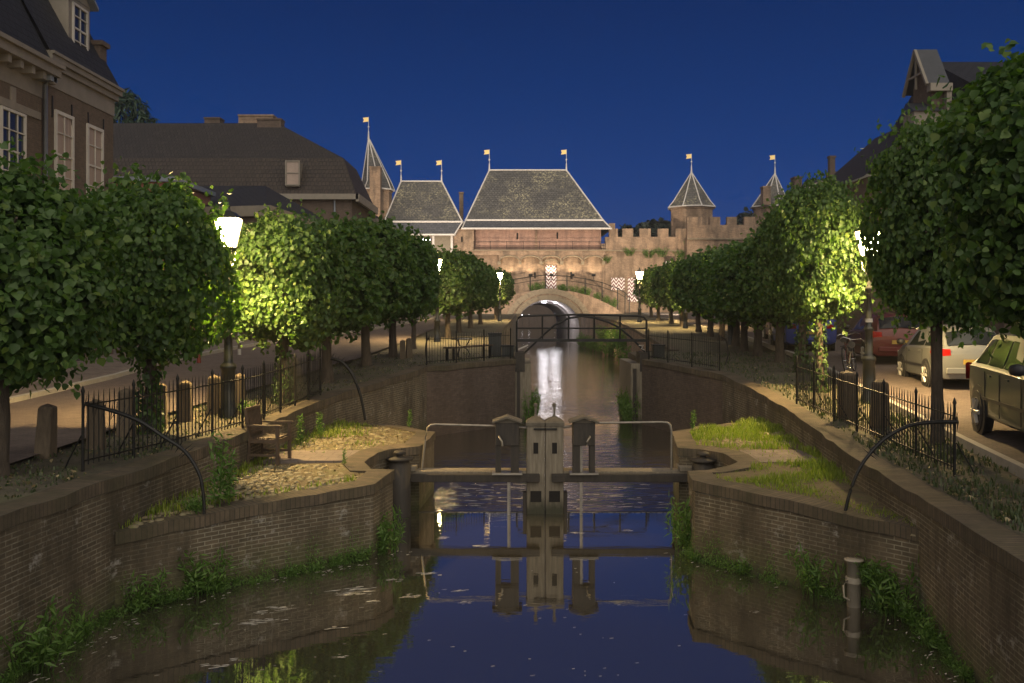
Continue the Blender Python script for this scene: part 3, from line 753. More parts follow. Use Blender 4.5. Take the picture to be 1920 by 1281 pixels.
LY = 101.6
lg = thing('side_gatehouse', 'smaller slate-roofed gatehouse left of the biggest roof, partly behind the trees', 'gatehouse', (X(790,LY), LY+4, 3))
b = MB(); b.box(X(712,LY), X(848,LY)-.03, LY+.9, LY+8.5, 1, Z(475,LY)); b.build('wall', M['castle'], lg)
b = MB(); b.box(X(712,LY), X(848,LY)-.03, LY+1.1, LY+8.3, Z(475,LY)+.003, Z(441,LY)); b.build('upper_wall', M['timber_pale'], lg)
for px in (716,745,783,811,846):
    MB().box(X(px,LY)-.12,X(px,LY)+.12,LY+.95,LY+1.1,Z(475,LY),Z(441,LY)).build('timber_post', M['lead'], lg)
wp = MB(); wp.box(X(787,LY),X(807,LY),LY+.98,LY+1.08,Z(472,LY),Z(446,LY)); wf = wp.build('window', M['glass'], lg)
MB().box(X(789,LY),X(805,LY),LY+.94,LY+.99,Z(449.5,LY),Z(447.5,LY)).build('strip_lamp', M['lamp_white'], wf)
roof_parts(lg, (X(706,LY),X(852,LY),LY,LY+9.4,Z(440,LY)), (X(720,LY+1),X(867,LY+1),LY+1,LY+8.4,Z(416,LY+1)), (X(752,LY+4.7),X(828,LY+4.7),LY+4.7,Z(340,LY+4.7)), (M['slate'],M['slate_low']))
for px in (752, 828): vane(lg, X(px,LY+4.7), LY+4.7, Z(340,LY+4.7), Z(300,LY+4.7))
b = MB(); y = 108.5; b.box(X(861,y),X(868.5,y),y,y+.6,9,Z(363,y)); b.box(X(860,y),X(869.5,y),y-.06,y+.66,Z(363,y)+.003,Z(360,y)); b.build('chimney', M['castle'], lg)

def turret(name, label, px, Yc, rb_, re, eave, apex, body0, slits=(), chim=None, vtop=None, apx=None):
    t = thing(name, label, 'tower', (X(px,Yc), Yc, 3)); k = Yc/1800; c = (X(px,Yc), Yc, 0); rot = R(14)
    MB().lathe(c, [(rb_*k, body0),(rb_*k, Z(eave+5,Yc)),(rb_*k*1.05, Z(eave+4,Yc)),(rb_*k*1.05, Z(eave,Yc))], 8, False, rot).build('wall', M['castle'], t)
    ez, az = Z(eave,Yc), Z(apex,Yc); ax = X(apx or px, Yc)
    E = [(c[0]+re*k*math.cos(2*math.pi*i/8+rot), c[1]+re*k*math.sin(2*math.pi*i/8+rot), ez) for i in range(8)]
    B = [(c[0]*.2+e[0]*.8, c[1]*.2+e[1]*.8, ez+(az-ez)*.16) for e in E]
    A = (ax, c[1], az); m = MB()
    for i in range(8):
        j = (i+1)%8; m.quad(E[i],E[j],B[j],B[i]); m.tri(B[i],B[j],A)
    m.build('spire', M['slate'], t)
    f = MB()
    for i in range(8): f.tube([E[i],B[i],A], .07, 5); f.tube([E[i],E[(i+1)%8]], .09, 5)
    f.build('lead_flashing', M['lead'], t)
    if vtop: vane(t, ax, c[1], az, Z(vtop,Yc))
    if chim:
        x0, x1, yt, yb, yy = chim
        b = MB(); b.box(X(x0,yy),X(x1,yy),yy,yy+1.1,Z(yb,yy),Z(yt+3,yy)); b.box(X(x0-1,yy),X(x1+1,yy),yy-.07,yy+1.17,Z(yt+3,yy)+.003,Z(yt,yy)); b.build('chimney', M['castle_top'], t)
    return t
turret('stair_tower', 'tall slim stair tower with a needle spire and a chimney, left of both gatehouses', 706, 104.5, 29, 34, 357, 258, 2, vtop=219, chim=(693,713,312,470,101.2), apx=691)
turret('wall_tower', 'eight-sided wall tower with a pointed slate cap nearest the gatehouse', 1296.5, 107, 41, 46, 390, 323, 3, vtop=288)
turret('wall_tower', 'eight-sided wall tower with a chimney in its slate cap, half hidden behind the right-hand trees', 1446, 107, 34, 39, 389, 325, 3, vtop=290, chim=(1431,1445,349,384,104.2), apx=1453)

def city_wall(label, Y, p0, p1, ztop, zm, merl, string, plinth_m):
    t = thing('city_wall', label, 'wall', (X((p0+p1)/2,Y), Y, 3))
    b = MB(); b.box(X(p0,Y), X(p1,Y), Y, Y+1.5, 1, Z(string,Y)); b.build('wall', M['castle'], t)
    b = MB(); b.box(X(p0,Y), X(p1,Y), Y-.14, Y+.5, Z(string,Y)+.003, Z(ztop,Y)); b.build('parapet', M['castle_top'], t)
    b = MB(); b.box(X(p0,Y), X(p1,Y), Y-.24, Y-.001, Z(string+1.5,Y), Z(string-1,Y)); b.build('string_course', M['sandstone'], t)
    for a, c in merl:
        MB().box(X(a,Y), X(c,Y), Y-.14, Y+.5, Z(ztop,Y)+.003, Z(zm,Y)).build('merlon', M['castle_top'], t)
    return t
w1 = city_wall('lower battlemented city wall between the gatehouse and the first wall tower', GY, 1134.5, 1289, 444.5, 429, [(1153.5,1158),(1167,1187),(1199,1220),(1233,1253),(1266,1288)], 470, None)
w2 = city_wall('higher battlemented city wall running right behind the trees, with a small barred window', 101.6, 1288, 1560, 422, 407, [(1288,1316),(1330,1350),(1363,1381),(1395,1415),(1428,1448),(1462,1482),(1496,1516)], 448, None)
MB().box(X(1146,GY),X(1171,GY),GY-.10,GY-.01,Z(544,GY),Z(521,GY)).build('shutter', M['chevron'], w1)
MB().box(X(1177,GY),X(1196,GY),GY-.10,GY-.01,Z(566,GY),Z(521,GY)).build('shutter', M['chevron'], w1)
MB().box(X(1196.5,GY),X(1206,GY),GY-.04,GY+.1,Z(566,GY),Z(521,GY)).build('doorway', M['hole'], w1)
f = MB().box(X(1248,101.6),X(1267,101.6),101.5,101.59,Z(504,101.6),Z(490,101.6)).build('window', M['white'], w2)
b = MB()
for i in range(3): x = X(1253+i*5,101.6); b.box(x-.04,x+.04,101.44,101.5,Z(504,101.6),Z(490,101.6))
for yy in (494,499.5): b.box(X(1250,101.6),X(1266,101.6),101.42,101.44,Z(yy+.6,101.6),Z(yy-.6,101.6))
b.build('window_bars', M['red'], f)
# wall running away on the far side of the left gatehouse
t = thing('city_wall', 'stretch of city wall hidden behind the left trees beside the stair tower', 'wall', (X(600,104),104,3))
MB().box(-60, X(700,104), 104, 105.5, 1, 9).build('wall', M['castle'], t)
w3 = thing('city_wall', 'end of the city wall hidden behind the right-hand houses', 'wall', (X(1700,102),102,3))
MB().box(X(1560,101.6)+.01, 95, 101.6, 103, 1, 11).build('wall', M['castle'], w3)
# far embankment seen through the arch, with its little lamps
fe = thing('embankment_wall', 'distant dark embankment wall seen through the stone arch', 'wall', (0,175,0))
MB().box(-70, 70, 175, 178, -.5, 3.0).build('wall', M['darkbrick'], fe)
fbg = thing('far_building', 'unlit dark building beyond the stone arch, closing the view through it', 'building', (0,182,2))
MB().box(-60, 60, 182, 190, 1, 11).build('wall', M['darkbrick'], fbg)
MB().add([(-60,181.5,11),(60,181.5,11),(60,186,13.5),(-60,186,13.5),(60,190.5,11),(-60,190.5,11)],[(0,1,2,3),(3,2,4,5)]).build('roof', M['darkroof'], fbg)
for i, (px, lab) in enumerate(((979,'leftmost'),(992,'brightest'),(1016,'second from the right'),(1040,'rightmost'))):
    t = thing('embankment_lamp', f'tiny {lab} lamp seen far off through the stone arch', 'lamp', (X(px,173),173,0), group='lamps seen through the arch')
    MB().tube([(X(px,173),173,-.5),(X(px,173),173,2.3)], .05, 6).build('pole', M['iron'], t)
    MB().sphere((X(px,173),173,2.5), .06 if i!=1 else .10, 8, 5).build('globe', M['lamp_white'], t)

# --- floodlights that light the castle: fixtures with their own lamp
def flood(label, loc, aim, power, size=.35, ang=70, col=(1,.80,.58), blend=.6):
    t = thing('floodlight', label, 'floodlight', loc, group='floodlights on the castle')
    d = (Vector(aim)-Vector(loc)).normalized(); q = Vector(loc)
    a = d.cross(Vector((0,0,1))).normalized(); u = a.cross(d)
    b = MB(); v = [q + a*sx*.2 + u*sz*.14 + d*k for k in (-.12,.05) for sx, sz in ((-1,-1),(1,-1),(1,1),(-1,1))]
    b.add(v, [(0,3,2,1),(4,5,6,7),(0,1,5,4),(1,2,6,5),(2,3,7,6),(3,0,4,7)]); b.build('housing', M['iron'], t)
    MB().tube([q-d*.05-Vector((0,0,.0)), q-d*.05-Vector((0,0,.45))], .03, 6).build('stand', M['iron'], t)
    l = bpy.data.lights.new('flood_lamp', 'SPOT'); l.energy = power; l.spot_size = R(ang); l.spot_blend = blend; l.color = col; l.shadow_soft_size = size*.5
    o = bpy.data.objects.new('flood_lamp', l); C.objects.link(o); o.parent = t
    o.location = d*.2; o.rotation_euler = d.to_track_quat('-Z','Y').to_euler()
flood('floodlight on the left bank lighting the big roof', (-7.5, 84, 3.4), (0, 104, 13), 11000, col=(1,.83,.66))
flood('floodlight on the right bank lighting the battlemented wall', (15.5, 86, 3.4), (11, 103, 9), 10500)
flood('floodlight on the right bank lighting the wall towers', (24, 88, 3.6), (22, 106, 13), 19000)
flood('floodlight on the far left bank lighting the smaller gatehouse', (-14.5, 88, 3.4), (-9.5, 103, 14), 7500)
for k in range(n5):
    c = x0+wd*(k+.5)
    flood(f'small uplight under arch number {k+1} from the left of the gallery arcade', (c, GY-1.0, Z(516,GY)), (c, GY-.1, Z(484,GY)), 115, .1, 135, (1,.78,.5))

# ================================================================ HOUSES
def pane_window(root, name, mk, w, h, cols, rows, frame='white', glass='curtain', sill=True, fr=.07, bar=.03):
    "mk(u, v, d) -> world point: u along the facade, v up, d outwards; window from (0,0) to (w,h)"
    def bx(b, u0, u1, v0, v1, d0, d1):
        q = [mk(u,v,d) for d in (d0,d1) for u, v in ((u0,v0),(u1,v0),(u1,v1),(u0,v1))]
        b.add(q, [(0,3,2,1),(4,5,6,7),(0,1,5,4),(1,2,6,5),(2,3,7,6),(3,0,4,7)])
    b = MB(); bx(b,0,fr,0,h,-.02,.06); bx(b,w-fr,w,0,h,-.02,.06); bx(b,fr,w-fr,0,fr,-.02,.06); bx(b,fr,w-fr,h-fr,h,-.02,.06)
    for i in range(1,cols): u = w*i/cols; bx(b,u-bar/2,u+bar/2,fr,h-fr,.015,.045)
    for j in range(1,rows): v = h*j/rows; k = bar*(1.8 if j*2==rows else 1); bx(b,fr,w-fr,v-k/2,v+k/2,.012,.048)
    f = b.build(name, M[frame], root)
    g = MB(); bx(g,fr,w-fr,fr,h-fr,-.012,.008); g.build('pane', M[glass], f)
    if sill: s = MB(); bx(s,-.05,w+.05,-.09,-.004,-.02,.12); s.build('sill', M[frame], f)
    return f
def facadeX(x, y0, z0): return lambda u, v, d: (x + d, y0 + u, z0 + v)      # wall facing +X
def facadeY(x0, y, z0): return lambda u, v, d: (x0 + u, y - d, z0 + v)      # wall facing the camera

FX = -13.0
# near left house: two fronts under one mansard
hs = thing('brick_house', 'brick house in the top left corner with a white stone band', 'house', (FX-4, 20, 1.9))
MB().box(FX-9, FX, 10, 26.55, 1.2, 10.0).build('wall', M['housebrick'], hs)
b = MB(); b.box(FX-9, FX+.02, 10, 26.55, 9.55, 10.15); b.box(FX-9, FX+.45, 9.8, 26.75, 10.153, 10.38); b.box(FX-9, FX+.55, 9.8, 26.8, 10.383, 10.50)
for i in range(28): y = 10.3+i*.6; b.box(FX+.02, FX+.36, y, y+.16, 9.95, 10.15)
b.build('cornice', M['cream'], hs)
MB().box(FX, FX+.05, 10, 26.4, 8.92, 9.12).build('stone_band', M['cream'], hs)
MB().add([(FX+.3,9.9,10.5),(FX+.3,26.6,10.5),(FX-1.2,26.6,13.4),(FX-1.2,9.9,13.4),(FX-8,9.9,14),(FX-8,26.6,14)], [(0,1,2,3),(3,2,5,4),(1,5,2)]).build('roof', M['darkroof'], hs)
for y0 in (13.2,16.6,20.0,24.35):
    pane_window(hs, 'window', facadeX(FX, y0, 6.75), 1.25, 2.15, 3, 4, glass='glass')
    MB().box(FX, FX+.04, y0+.5, y0+.75, 8.9, 9.5).build('keystone', M['cream'], hs)
for y0 in (13.2,16.6,20.0): pane_window(hs, 'window', facadeX(FX, y0, 3.2), 1.25, 2.4, 2, 4)
b = MB(); b.tube([(FX+.12,26.5,1.9),(FX+.12,26.5,9.9),(FX+.35,26.45,10.2)], .065, 8); b.box(FX+.02,FX+.36,26.3,26.7,10.0,10.25); b.build('downpipe', M['zinc'], hs)
def dormer(root, y0, y1, xf, z0, z1, zp):
    d = MB(); d.box(xf-2.2, xf, y0, y1, z0, z1); df = d.build('dormer', M['cream'], root)
    ym = (y0+y1)/2; r = MB()
    for s, yy in ((-1,y0-.18),(1,y1+.18)):
        r.add([(xf+.22,yy,z1-.02),(xf+.22,ym,zp),(xf-2.6,ym,zp),(xf-2.6,yy,z1-.02),(xf+.22,yy,z1+.08),(xf+.22,ym,zp+.1),(xf-2.6,ym,zp+.1),(xf-2.6,yy,z1+.08)], [(0,1,2,3),(7,6,5,4),(0,4,5,1),(0,3,7,4),(3,2,6,7),(1,5,6,2)])
    r.build('dormer_roof', M['zinc'], df, fix=True)
    g = MB(); g.add([(xf+.02,y0,z1),(xf+.02,y1,z1),(xf+.02,ym,zp-.03)], [(0,1,2)]); g.build('pediment', M['cream'], df)
    pane_window(df, 'window', facadeX(xf, y0+.22, z0+.25), y1-y0-.44, z1-z0-.4, 2, 4, frame='white', glass='glass')
dormer(hs, 22.6, 24.0, FX-.35, 10.9, 13.0, 13.7)

h2 = thing('brick_house', 'brick house with two tall curtained windows under a lit cornice, beside the dark tiled roof', 'house', (FX-4, 29, 1.9))
MB().box(FX-9, FX, 26.56, 31.3, 1.2, 10.4).build('wall', M['housebrick'], h2)
b = MB(); b.box(FX-9, FX+.03, 26.56, 31.33, 10.0, 10.5); b.box(FX-9, FX+.14, 26.65, 31.4, 10.503, 10.67); b.box(FX-9, FX+.24, 26.65, 31.46, 10.673, 10.83); b.box(FX-9, FX+.3, 26.65, 31.5, 10.833, 10.92); b.build('cornice', M['cream'], h2)
MB().add([(FX+.2,26.6,10.92),(FX+.2,31.4,10.92),(FX-1.0,31.4,13.1),(FX-1.0,26.6,13.1),(FX-8,26.6,14),(FX-8,31.5,14)], [(0,1,2,3),(3,2,5,4),(1,5,2)]).build('roof', M['darkroof'], h2)
for y0 in (27.25, 29.3):
    pane_window(h2, 'window', facadeX(FX, y0, 6.9), 1.15, 2.5, 2, 4, fr=.10)
    pane_window(h2, 'window', facadeX(FX, y0, 2.9), 1.15, 2.6, 2, 4, fr=.10)
for y0 in (27.1, 28.3, 29.4, 30.5): MB().box(FX, FX+.03, y0, y0+.045, 8.95+.2, 9.75).build('wall_anchor', M['iron'], h2)
dormer(h2, 28.9, 30.35, FX-.35, 11.3, 13.2, 13.75)
b = MB(); b.box(FX-1.9, FX-.30, 31.0, 31.5, 10.9, 12.25); b.box(FX-2, FX-.2, 30.95, 31.55, 12.253, 12.4); b.build('chimney', M['darkbrick'], h2)

# low house with grey gutter behind the lit lamp
h3 = thing('brick_house', 'low red brick house with a green-framed door behind the left row of trees', 'house', (-17, 37, 1.9))
MB().box(-24, -13.5, 38, 43.0, 1.5, 8.75).build('wall', M['redbrick'], h3)
b = MB(); b.box(-24.2, -13.3, 37.9, 43.1, 8.753, 8.95); b.build('gutter', M['zinc'], h3)
for y0 in (41.0,): pane_window(h3, 'window', facadeX(-13.5, y0, 2.9), 1.5, 2.1, 2, 2)
for y0 in (38.6, 41.0): pane_window(h3, 'window', facadeX(-13.5, y0, 6.1), 1.3, 1.9, 2, 2, glass='glass')
d = MB().box(-13.48, -13.42, 38.7, 40.0, 2.0, 4.6).build('door', M['cream'], h3)
MB().box(-13.42, -13.40, 39.3, 39.38, 2.1, 4.5).build('door_gap', M['hole'], d)
MB().box(-13.5, -13.38, 38.02, 43.0, 1.9, 2.35).build('plinth', M['pavement'], h3)

# corner shop with pilasters
h4 = thing('corner_house', 'low corner house with cream pilasters and hipped slate roof behind the left lamp', 'house', (-14, 46, 1.9))
Cc = [(-19.5,43.2),(-10.6,41.3),(-9.6,55.5),(-19.5,57)]
MB().prism(Cc, 1.5, 7.7).build('wall', M['darkbrick'], h4)
def outset(poly, d):
    cx = sum(p[0] for p in poly)/len(poly); cy = sum(p[1] for p in poly)/len(poly)
    return [(x + math.copysign(d,x-cx), y + math.copysign(d,y-cy)) for x, y in poly]
MB().prism(outset(Cc,.28), 7.703, 8.15).build('cornice', M['cream'], h4)
E = [(*p, 8.15) for p in outset(Cc,.1)]; r0 = (-18.5,47.5,9.8); r1 = (-12.2,47.5,9.8)
MB().add(E+[r0,r1], [(0,1,5,4),(1,2,5),(2,3,4,5),(3,0,4)]).build('roof', M['darkroof'], h4)
fa = Vector((-19.5,43.2,0)); fb = Vector((-10.6,41.3,0)); dv = (fb-fa).normalized(); nv = Vector((dv.y,-dv.x,0))
def fc(u0, z0): return lambda u, v, d: tuple(fa + dv*(u0+u) + nv*d + Vector((0,0,z0+v)))
ga = Vector((-10.6,41.3,0)); gb = Vector((-9.6,55.5,0)); gd = (gb-ga).normalized(); gn = Vector((gd.y,-gd.x,0))
def gc(u0, z0): return lambda u, v, d: tuple(ga + gd*(u0+u) + gn*d + Vector((0,0,z0+v)))
def slab(mk, w, h, t):
    q = [mk(u,v,d) for d in (0.002,t) for u, v in ((0,0),(w,0),(w,h),(0,h))]
    return MB().add(q, [(0,3,2,1),(4,5,6,7),(0,1,5,4),(1,2,6,5),(2,3,7,6),(3,0,4,7)])
for u in (6.05, 8.5): slab(fc(u,3.3), .5, 3.6, .10).build('pilaster', M['cream'], h4)
slab(gc(.05,3.3), .5, 3.6, .10).build('pilaster', M['cream'], h4)
slab(fc(6.0,1.6), 3.08, 1.55, .14).build('plinth', M['darkbrick'], h4)
pane_window(h4, 'window', fc(6.65,3.35), 1.75, 2.9, 4, 1, frame='cream', glass='glass')
for u in (.9, 4.2, 7.6, 10.8):
    pane_window(h4, 'window', gc(u,3.2), 1.3, 2.3, 2, 2, frame='cream')
for u in (3.0,6.4): slab(gc(u,3.0), .5, 3.0, .08).build('pilaster', M['cream'], h4)

# large dark mansard house
h5 = thing('mansard_house', 'large dark house with a long tiled mansard roof filling the background left of the castle', 'house', (-20, 59, 2))
BL, BR, BF, BB = -31, -9.35, 56, 63
MB().box(BL, BR, BF, BB, 1.5, Z(366,56)).build('wall', M['darkbrick'], h5)
ez = Z(365,56); bz = Z(297,57.2); rz5 = Z(231,59.5)
E = [(BL-.3,BF-.3,ez),(BR+.3,BF-.3,ez),(BR+.3,BB+.3,ez),(BL-.3,BB+.3,ez)]; B = [(BL+1,BF+1.1,bz),(X(644,57.1),BF+1.1,bz),(X(644,57.1),BB-1.1,bz),(BL+1,BB-1.1,bz)]; Q0 = (BL+4,59.5,rz5); Q1 = (X(520,59.5),59.5,rz5)
b = MB()
for i in range(4): b.quad(E[i],E[(i+1)%4],B[(i+1)%4],B[i])
b.build('lower_roof', M['rooftile_steep'], h5)
b = MB(); b.quad(B[0],B[1],Q1,Q0); b.tri(B[1],B[2],Q1); b.quad(B[2],B[3],Q0,Q1); b.tri(B[3],B[0],Q0); b.build('upper_roof', M['rooftile'], h5)
b = MB(); b.box(BL-.4,BR+.45,BF-.45,BF-.31,ez-.32,ez); b.box(BR+.31,BR+.5,BF-.45,BB+.4,ez-.45,ez); b.build('cornice', M['cream'], h5)
for a, c, yt, yb, yy in ((383,412,220,238,59.6),(482,527,222,256,59.2),(447,512,215,246,60.6)):
    b = MB(); b.box(X(a,yy),X(c,yy),yy,yy+.9,Z(yb+12,yy),Z(yt+3,yy)); b.box(X(a-1,yy),X(c+1,yy),yy-.06,yy+.96,Z(yt+3,yy)+.003,Z(yt,yy)); b.build('chimney', M['castle_top'] if a==447 else M['darkbrick'], h5)
pane_window(h5, 'dormer_window', facadeY(X(535,55.75), 55.75, Z(348,55.75)), .85, 1.45, 1, 2, frame='cream', sill=False)
d = MB().box(X(536,55.8), X(561,55.8), 55.8, 57.2, Z(350,55.8), Z(303,55.8)).build('dormer', M['cream'], h5)
b = MB().tube([(X(628,BF),BF-.08,2),(X(628,BF),BF-.08,ez-.3)], .06, 6).build('downpipe', M['zinc'], h5)
for i in range(3): pane_window(h5, 'window', facadeX(BR, BF+1.0+i*1.9, 6.6), 1.1, 2.3, 2, 3, frame='cream')
for i in range(3): pane_window(h5, 'window', facadeX(BR, BF+1.0+i*1.9, 3.0), 1.1, 2.2, 2, 3, frame='cream')
# smaller stepped cornice building before it
h6 = thing('side_house', 'narrow house front with a cream cornice just left of the mansard house corner', 'house', (-11, 61, 2))
b = MB(); b.box(-16, -9.0, 63.8, 76, 1.5, 9.2); b.build('wall', M['housebrick'], h6)
b = MB(); b.box(-16.2, -8.6, 63.7, 76.2, 9.203, 9.7); b.build('cornice', M['cream'], h6)
MB().add([(-16.2,63.8,9.7),(-8.7,63.8,9.7),(-8.7,76.2,9.7),(-16.2,76.2,9.7),(-12.5,66,12.2),(-12.5,74,12.2)], [(0,1,4),(1,2,5,4),(2,3,5),(3,0,4,5)]).build('roof', M['rooftile'], h6)
for i in range(4): pane_window(h6, 'window', facadeX(-9.0, 65+i*2.6, 3.2), 1.2, 2.2, 2, 2, frame='cream')

# ---- right hand houses
def gable_house(name, label, x0, x1, y0, y1, ze, zr, m, axis='y', roofm='darkroof', base=1.9):
    t = thing(name, label, 'house', ((x0+x1)/2,(y0+y1)/2,base))
    MB().box(x0,x1,y0,y1,1.2,ze).build('wall', M[m], t)
    b = MB(); o = .3
    if axis == 'x':
        ym = (y0+y1)/2
        b.add([(x0-o,y0-o,ze),(x1+o,y0-o,ze),(x1+o,ym,zr),(x0-o,ym,zr),(x1+o,y1+o,ze),(x0-o,y1+o,ze)], [(0,1,2,3),(3,2,4,5),(0,3,5),(1,4,2)])
    else:
        xm = (x0+x1)/2
        b.add([(x0-o,y0-o,ze),(x0-o,y1+o,ze),(xm,y1+o,zr),(xm,y0-o,zr),(x1+o,y1+o,ze),(x1+o,y0-o,ze)], [(0,3,2,1),(3,5,4,2),(0,5,3),(1,2,4)])
    b.build('roof', M[roofm], t); return t
g1 = gable_house('gabled_house', 'dark brick house with a tall white-edged gable above the right-hand trees', 16.9, 27, 33, 43, 10.9, 13.5, 'darkbrick', 'x')
b = MB(); b.box(14.9,16.89,34.9,37.4,1.5,10.0); b.build('bay_wall', M['darkbrick'], g1)
b = MB(); b.add([(15.05,34.75,11.9),(15.85,34.75,11.9),(15.85,35.8,13.4),(15.05,35.8,13.4),(15.85,36.85,11.9),(15.05,36.85,11.9)], [(0,1,2,3),(3,2,4,5)]); b.build('gable_roof', M['darkzinc'], g1)
b = MB(); b.add([(x,y,z) for x in (15.3,15.8) for y,z in ((35.0,10),(36.6,10),(36.6,12.1),(35.8,13.25),(35.0,12.1))], [(0,1,2,3,4),(9,8,7,6,5),(0,4,9,5),(1,6,7,2)]); b.build('gable_wall', M['darkbrick'], g1)
b = MB()
for y0 in (34.75, 36.85): b.tube([(15.02,y0,11.85),(15.02,35.8,13.36)], .07, 4, smooth=False)
b.tube([(15.05,35.2,12.4),(15.05,36.4,12.4)], .05, 4, smooth=False); b.tube([(15.06,35.8,11.9),(15.06,35.8,13.3)], .05, 4, smooth=False); b.build('bargeboard', M['cream'], g1)
b = MB(); b.box(15.1,15.9,34.62,34.95,11.6,11.88); b.box(15.72,15.9,34.7,34.95,10.9,11.597); b.build('eaves_box', M['cream'], g1)
b = MB(); b.box(14.5,15.55,34.6,35.6,10.35,10.85); b.box(14.6,15.5,34.75,35.6,10.0,10.347); b.build('oriel_cornice', M['cream'], g1)
b = MB(); b.add([(14.45,34.5,10.85),(15.6,34.5,10.85),(15.6,35.6,11.35),(14.6,35.6,11.35)], [(0,1,2,3)]); b.add([(14.45,34.5,10.85),(14.6,35.6,11.35),(14.45,35.7,10.85)],[(0,1,2)]); b.build('oriel_roof', M['darkzinc'], g1)
b = MB(); b.box(15.55,18.5,33.9,34.2,10.9,11.1); b.box(15.7,27,33.92,34.15,10.6,10.897); b.build('eaves_cornice', M['cream'], g1)
b = MB(); b.box(15.7,16.89,34.2,34.89,1.5,10.58); b.build('return_wall', M['darkbrick'], g1)
for i in range(3): pane_window(g1, 'window', facadeY(18.2+i*2.6, 33, 8.2), 1.2, 1.7, 2, 2, glass='glass')
b = MB(); b.add([(14.0,38.2,9.0),(14.0,45.5,9.0),(17.2,45.5,11.8),(17.2,38.2,11.8)], [(0,3,2,1)]); b.build('side_roof', M['rooftile'], g1)
MB().box(14.2,17.19,38.2,45.5,1.5,9.0).build('side_wall', M['darkbrick'], g1)
g2 = gable_house('gutter_house', 'dark house with a white gutter stepping down left of the white-edged gable', 16.0, 26, 46, 55, 10.2, 12.0, 'darkbrick', 'y')
b = MB(); b.box(15.5,19,45.7,45.98,9.75,10.15); b.box(15.5,15.72,45.98,55,9.75,10.15); b.build('gutter', M['white'], g2)
g3 = gable_house('chimney_house', 'dark roofed house with a slim tall chimney right of the wall towers', 19.6, 30, 58, 68, 10.6, 12.2, 'darkbrick', 'x')
b = MB(); b.box(X(1556,60),X(1566,60),60,60.4,10,Z(296,60)); b.box(X(1555,60),X(1567.5,60),59.95,60.45,Z(296,60)+.003,Z(292,60)); b.box(X(1554,60),X(1572,60),59.9,60.6,9.5,Z(322,60)); b.build('chimney', M['darkbrick'], g3)
for i in range(3): pane_window(g2, 'window', facadeX(15.9, 47+i*2.6, 3.6), 1.2, 2.2, 2, 2, frame='cream')
g4 = gable_house('brick_house', 'dim house behind the parked cars at the right edge', 17.5, 27, 14, 31, 8.5, 12, 'darkbrick', 'y')
for i in range(5): pane_window(g4, 'window', facadeX(17.4, 15+i*3.2, 3.4), 1.3, 2.1, 2, 2, frame='cream', glass='glass')
for i in range(5): pane_window(g4, 'window', facadeX(17.4, 15+i*3.2, 6.0), 1.3, 1.6, 2, 2, frame='cream', glass='glass')
g5 = gable_house('brick_house', 'dim house with a broad chimney stack just right of the second wall tower', 20, 27, 70, 95, 7.5, 10.0, 'darkbrick', 'y', 'rooftile')
b = MB(); b.box(X(1490,72),X(1504,72),72,73,7,Z(334,72)); b.box(X(1489,72),X(1505,72),71.95,73.05,Z(334,72)+.003,Z(331,72)); b.build('chimney', M['darkbrick'], g5)

# ================================================================ STREET LAMPS
def make_lamp(name):
    t = thing(name, '', 'street lamp')
    MB().lathe((0,0,0),[(.17,-.1),(.17,.12),(.135,.16),(.13,.85),(.15,.88),(.15,.94),(.085,1.0),(.075,1.5),(.095,1.53),(.095,1.58),(.06,1.62),(.05,2.35),(.08,2.38),(.085,2.44),(.045,2.5),(.038,2.85),(.06,2.88),(.03,2.95),(.02,3.0)],12).build('pole', M['iron_lamp'], t)
    MB().lathe((0,0,0),[(.079,1.70),(.079,1.78)],10).build('band', M['white'], t)
    b = MB()
    for k in range(4):
        a = math.pi/4+k*math.pi/2; c, s = math.cos(a), math.sin(a)
        b.tube([(c*.04,s*.04,2.72),(c*.14,s*.14,2.86),(c*.15,s*.15,3.0),(c*.165,s*.165,3.13)], .016, 5)
        b.tube([(c*.165,s*.165,3.12),(c*.30,s*.30,3.66)], .014, 4)
    b.lathe((0,0,0),[(.175,3.10),(.175,3.13)],4,False,math.pi/4)
    b.build('lantern_frame', M['iron_lamp'], t)
    MB().lathe((0,0,0),[(.14,3.14),(.272,3.64)],4,False,math.pi/4).build('lantern_glass', M['glow'], t)
    l = bpy.data.lights.new('lamp_bulb', 'SPOT'); l.energy = 3000; l.color = (1.0,.68,.27); l.spot_size = R(158); l.spot_blend = .7; l.shadow_soft_size = .10
    lo = bpy.data.objects.new('lamp_bulb', l); C.objects.link(lo); lo.parent = t; lo.location = (0,0,3.08)
    MB().lathe((0,0,0),[(.31,3.652),(.31,3.67),(.16,3.77),(.05,3.80),(.035,3.86),(.05,3.89),(.005,3.95)],4,False,math.pi/4).build('lantern_cap', M['iron_lamp'], t)
    return t
lamp = make_lamp('street_lamp'); lfam = family(lamp)
LAMPS = [(-5.26,17.8,lz,'large glowing street lamp standing behind the left fence, nearest of the left row'),
 (-3.35,43,lz,'second lit street lamp of the left row, between dark trees and a bright green one'),
 (-.95,74,lz,'small farthest lit street lamp of the left row, close to the stone arch'),
 (7.66,20.6,rz,'lit street lamp half covered by leaves, nearest of the right row'),
 (9.0,39.5,rz,'street lamp buried in the right-hand trees that lights a narrow strip of green leaves'),
 (10.3,57,rz,'small lit street lamp peeping out between the far right-hand trees'),
 (9.3,70,rz,'small lit street lamp at the far end of the right row')]
for i, (x, y, zf, lab) in enumerate(LAMPS):
    o = lamp if i == 0 else dup(lamp, lab, (0,0,0), tree=lfam)
    o.location = (x, y, zf(y)); o['label'] = lab; o['group'] = 'street lamps along the canal'; o.rotation_euler.z = .12*i
    if i == 3:
        for c_ in kids(o):
            if c_.type == 'LIGHT': c_.data = c_.data.copy(); c_.data.energy = 3600

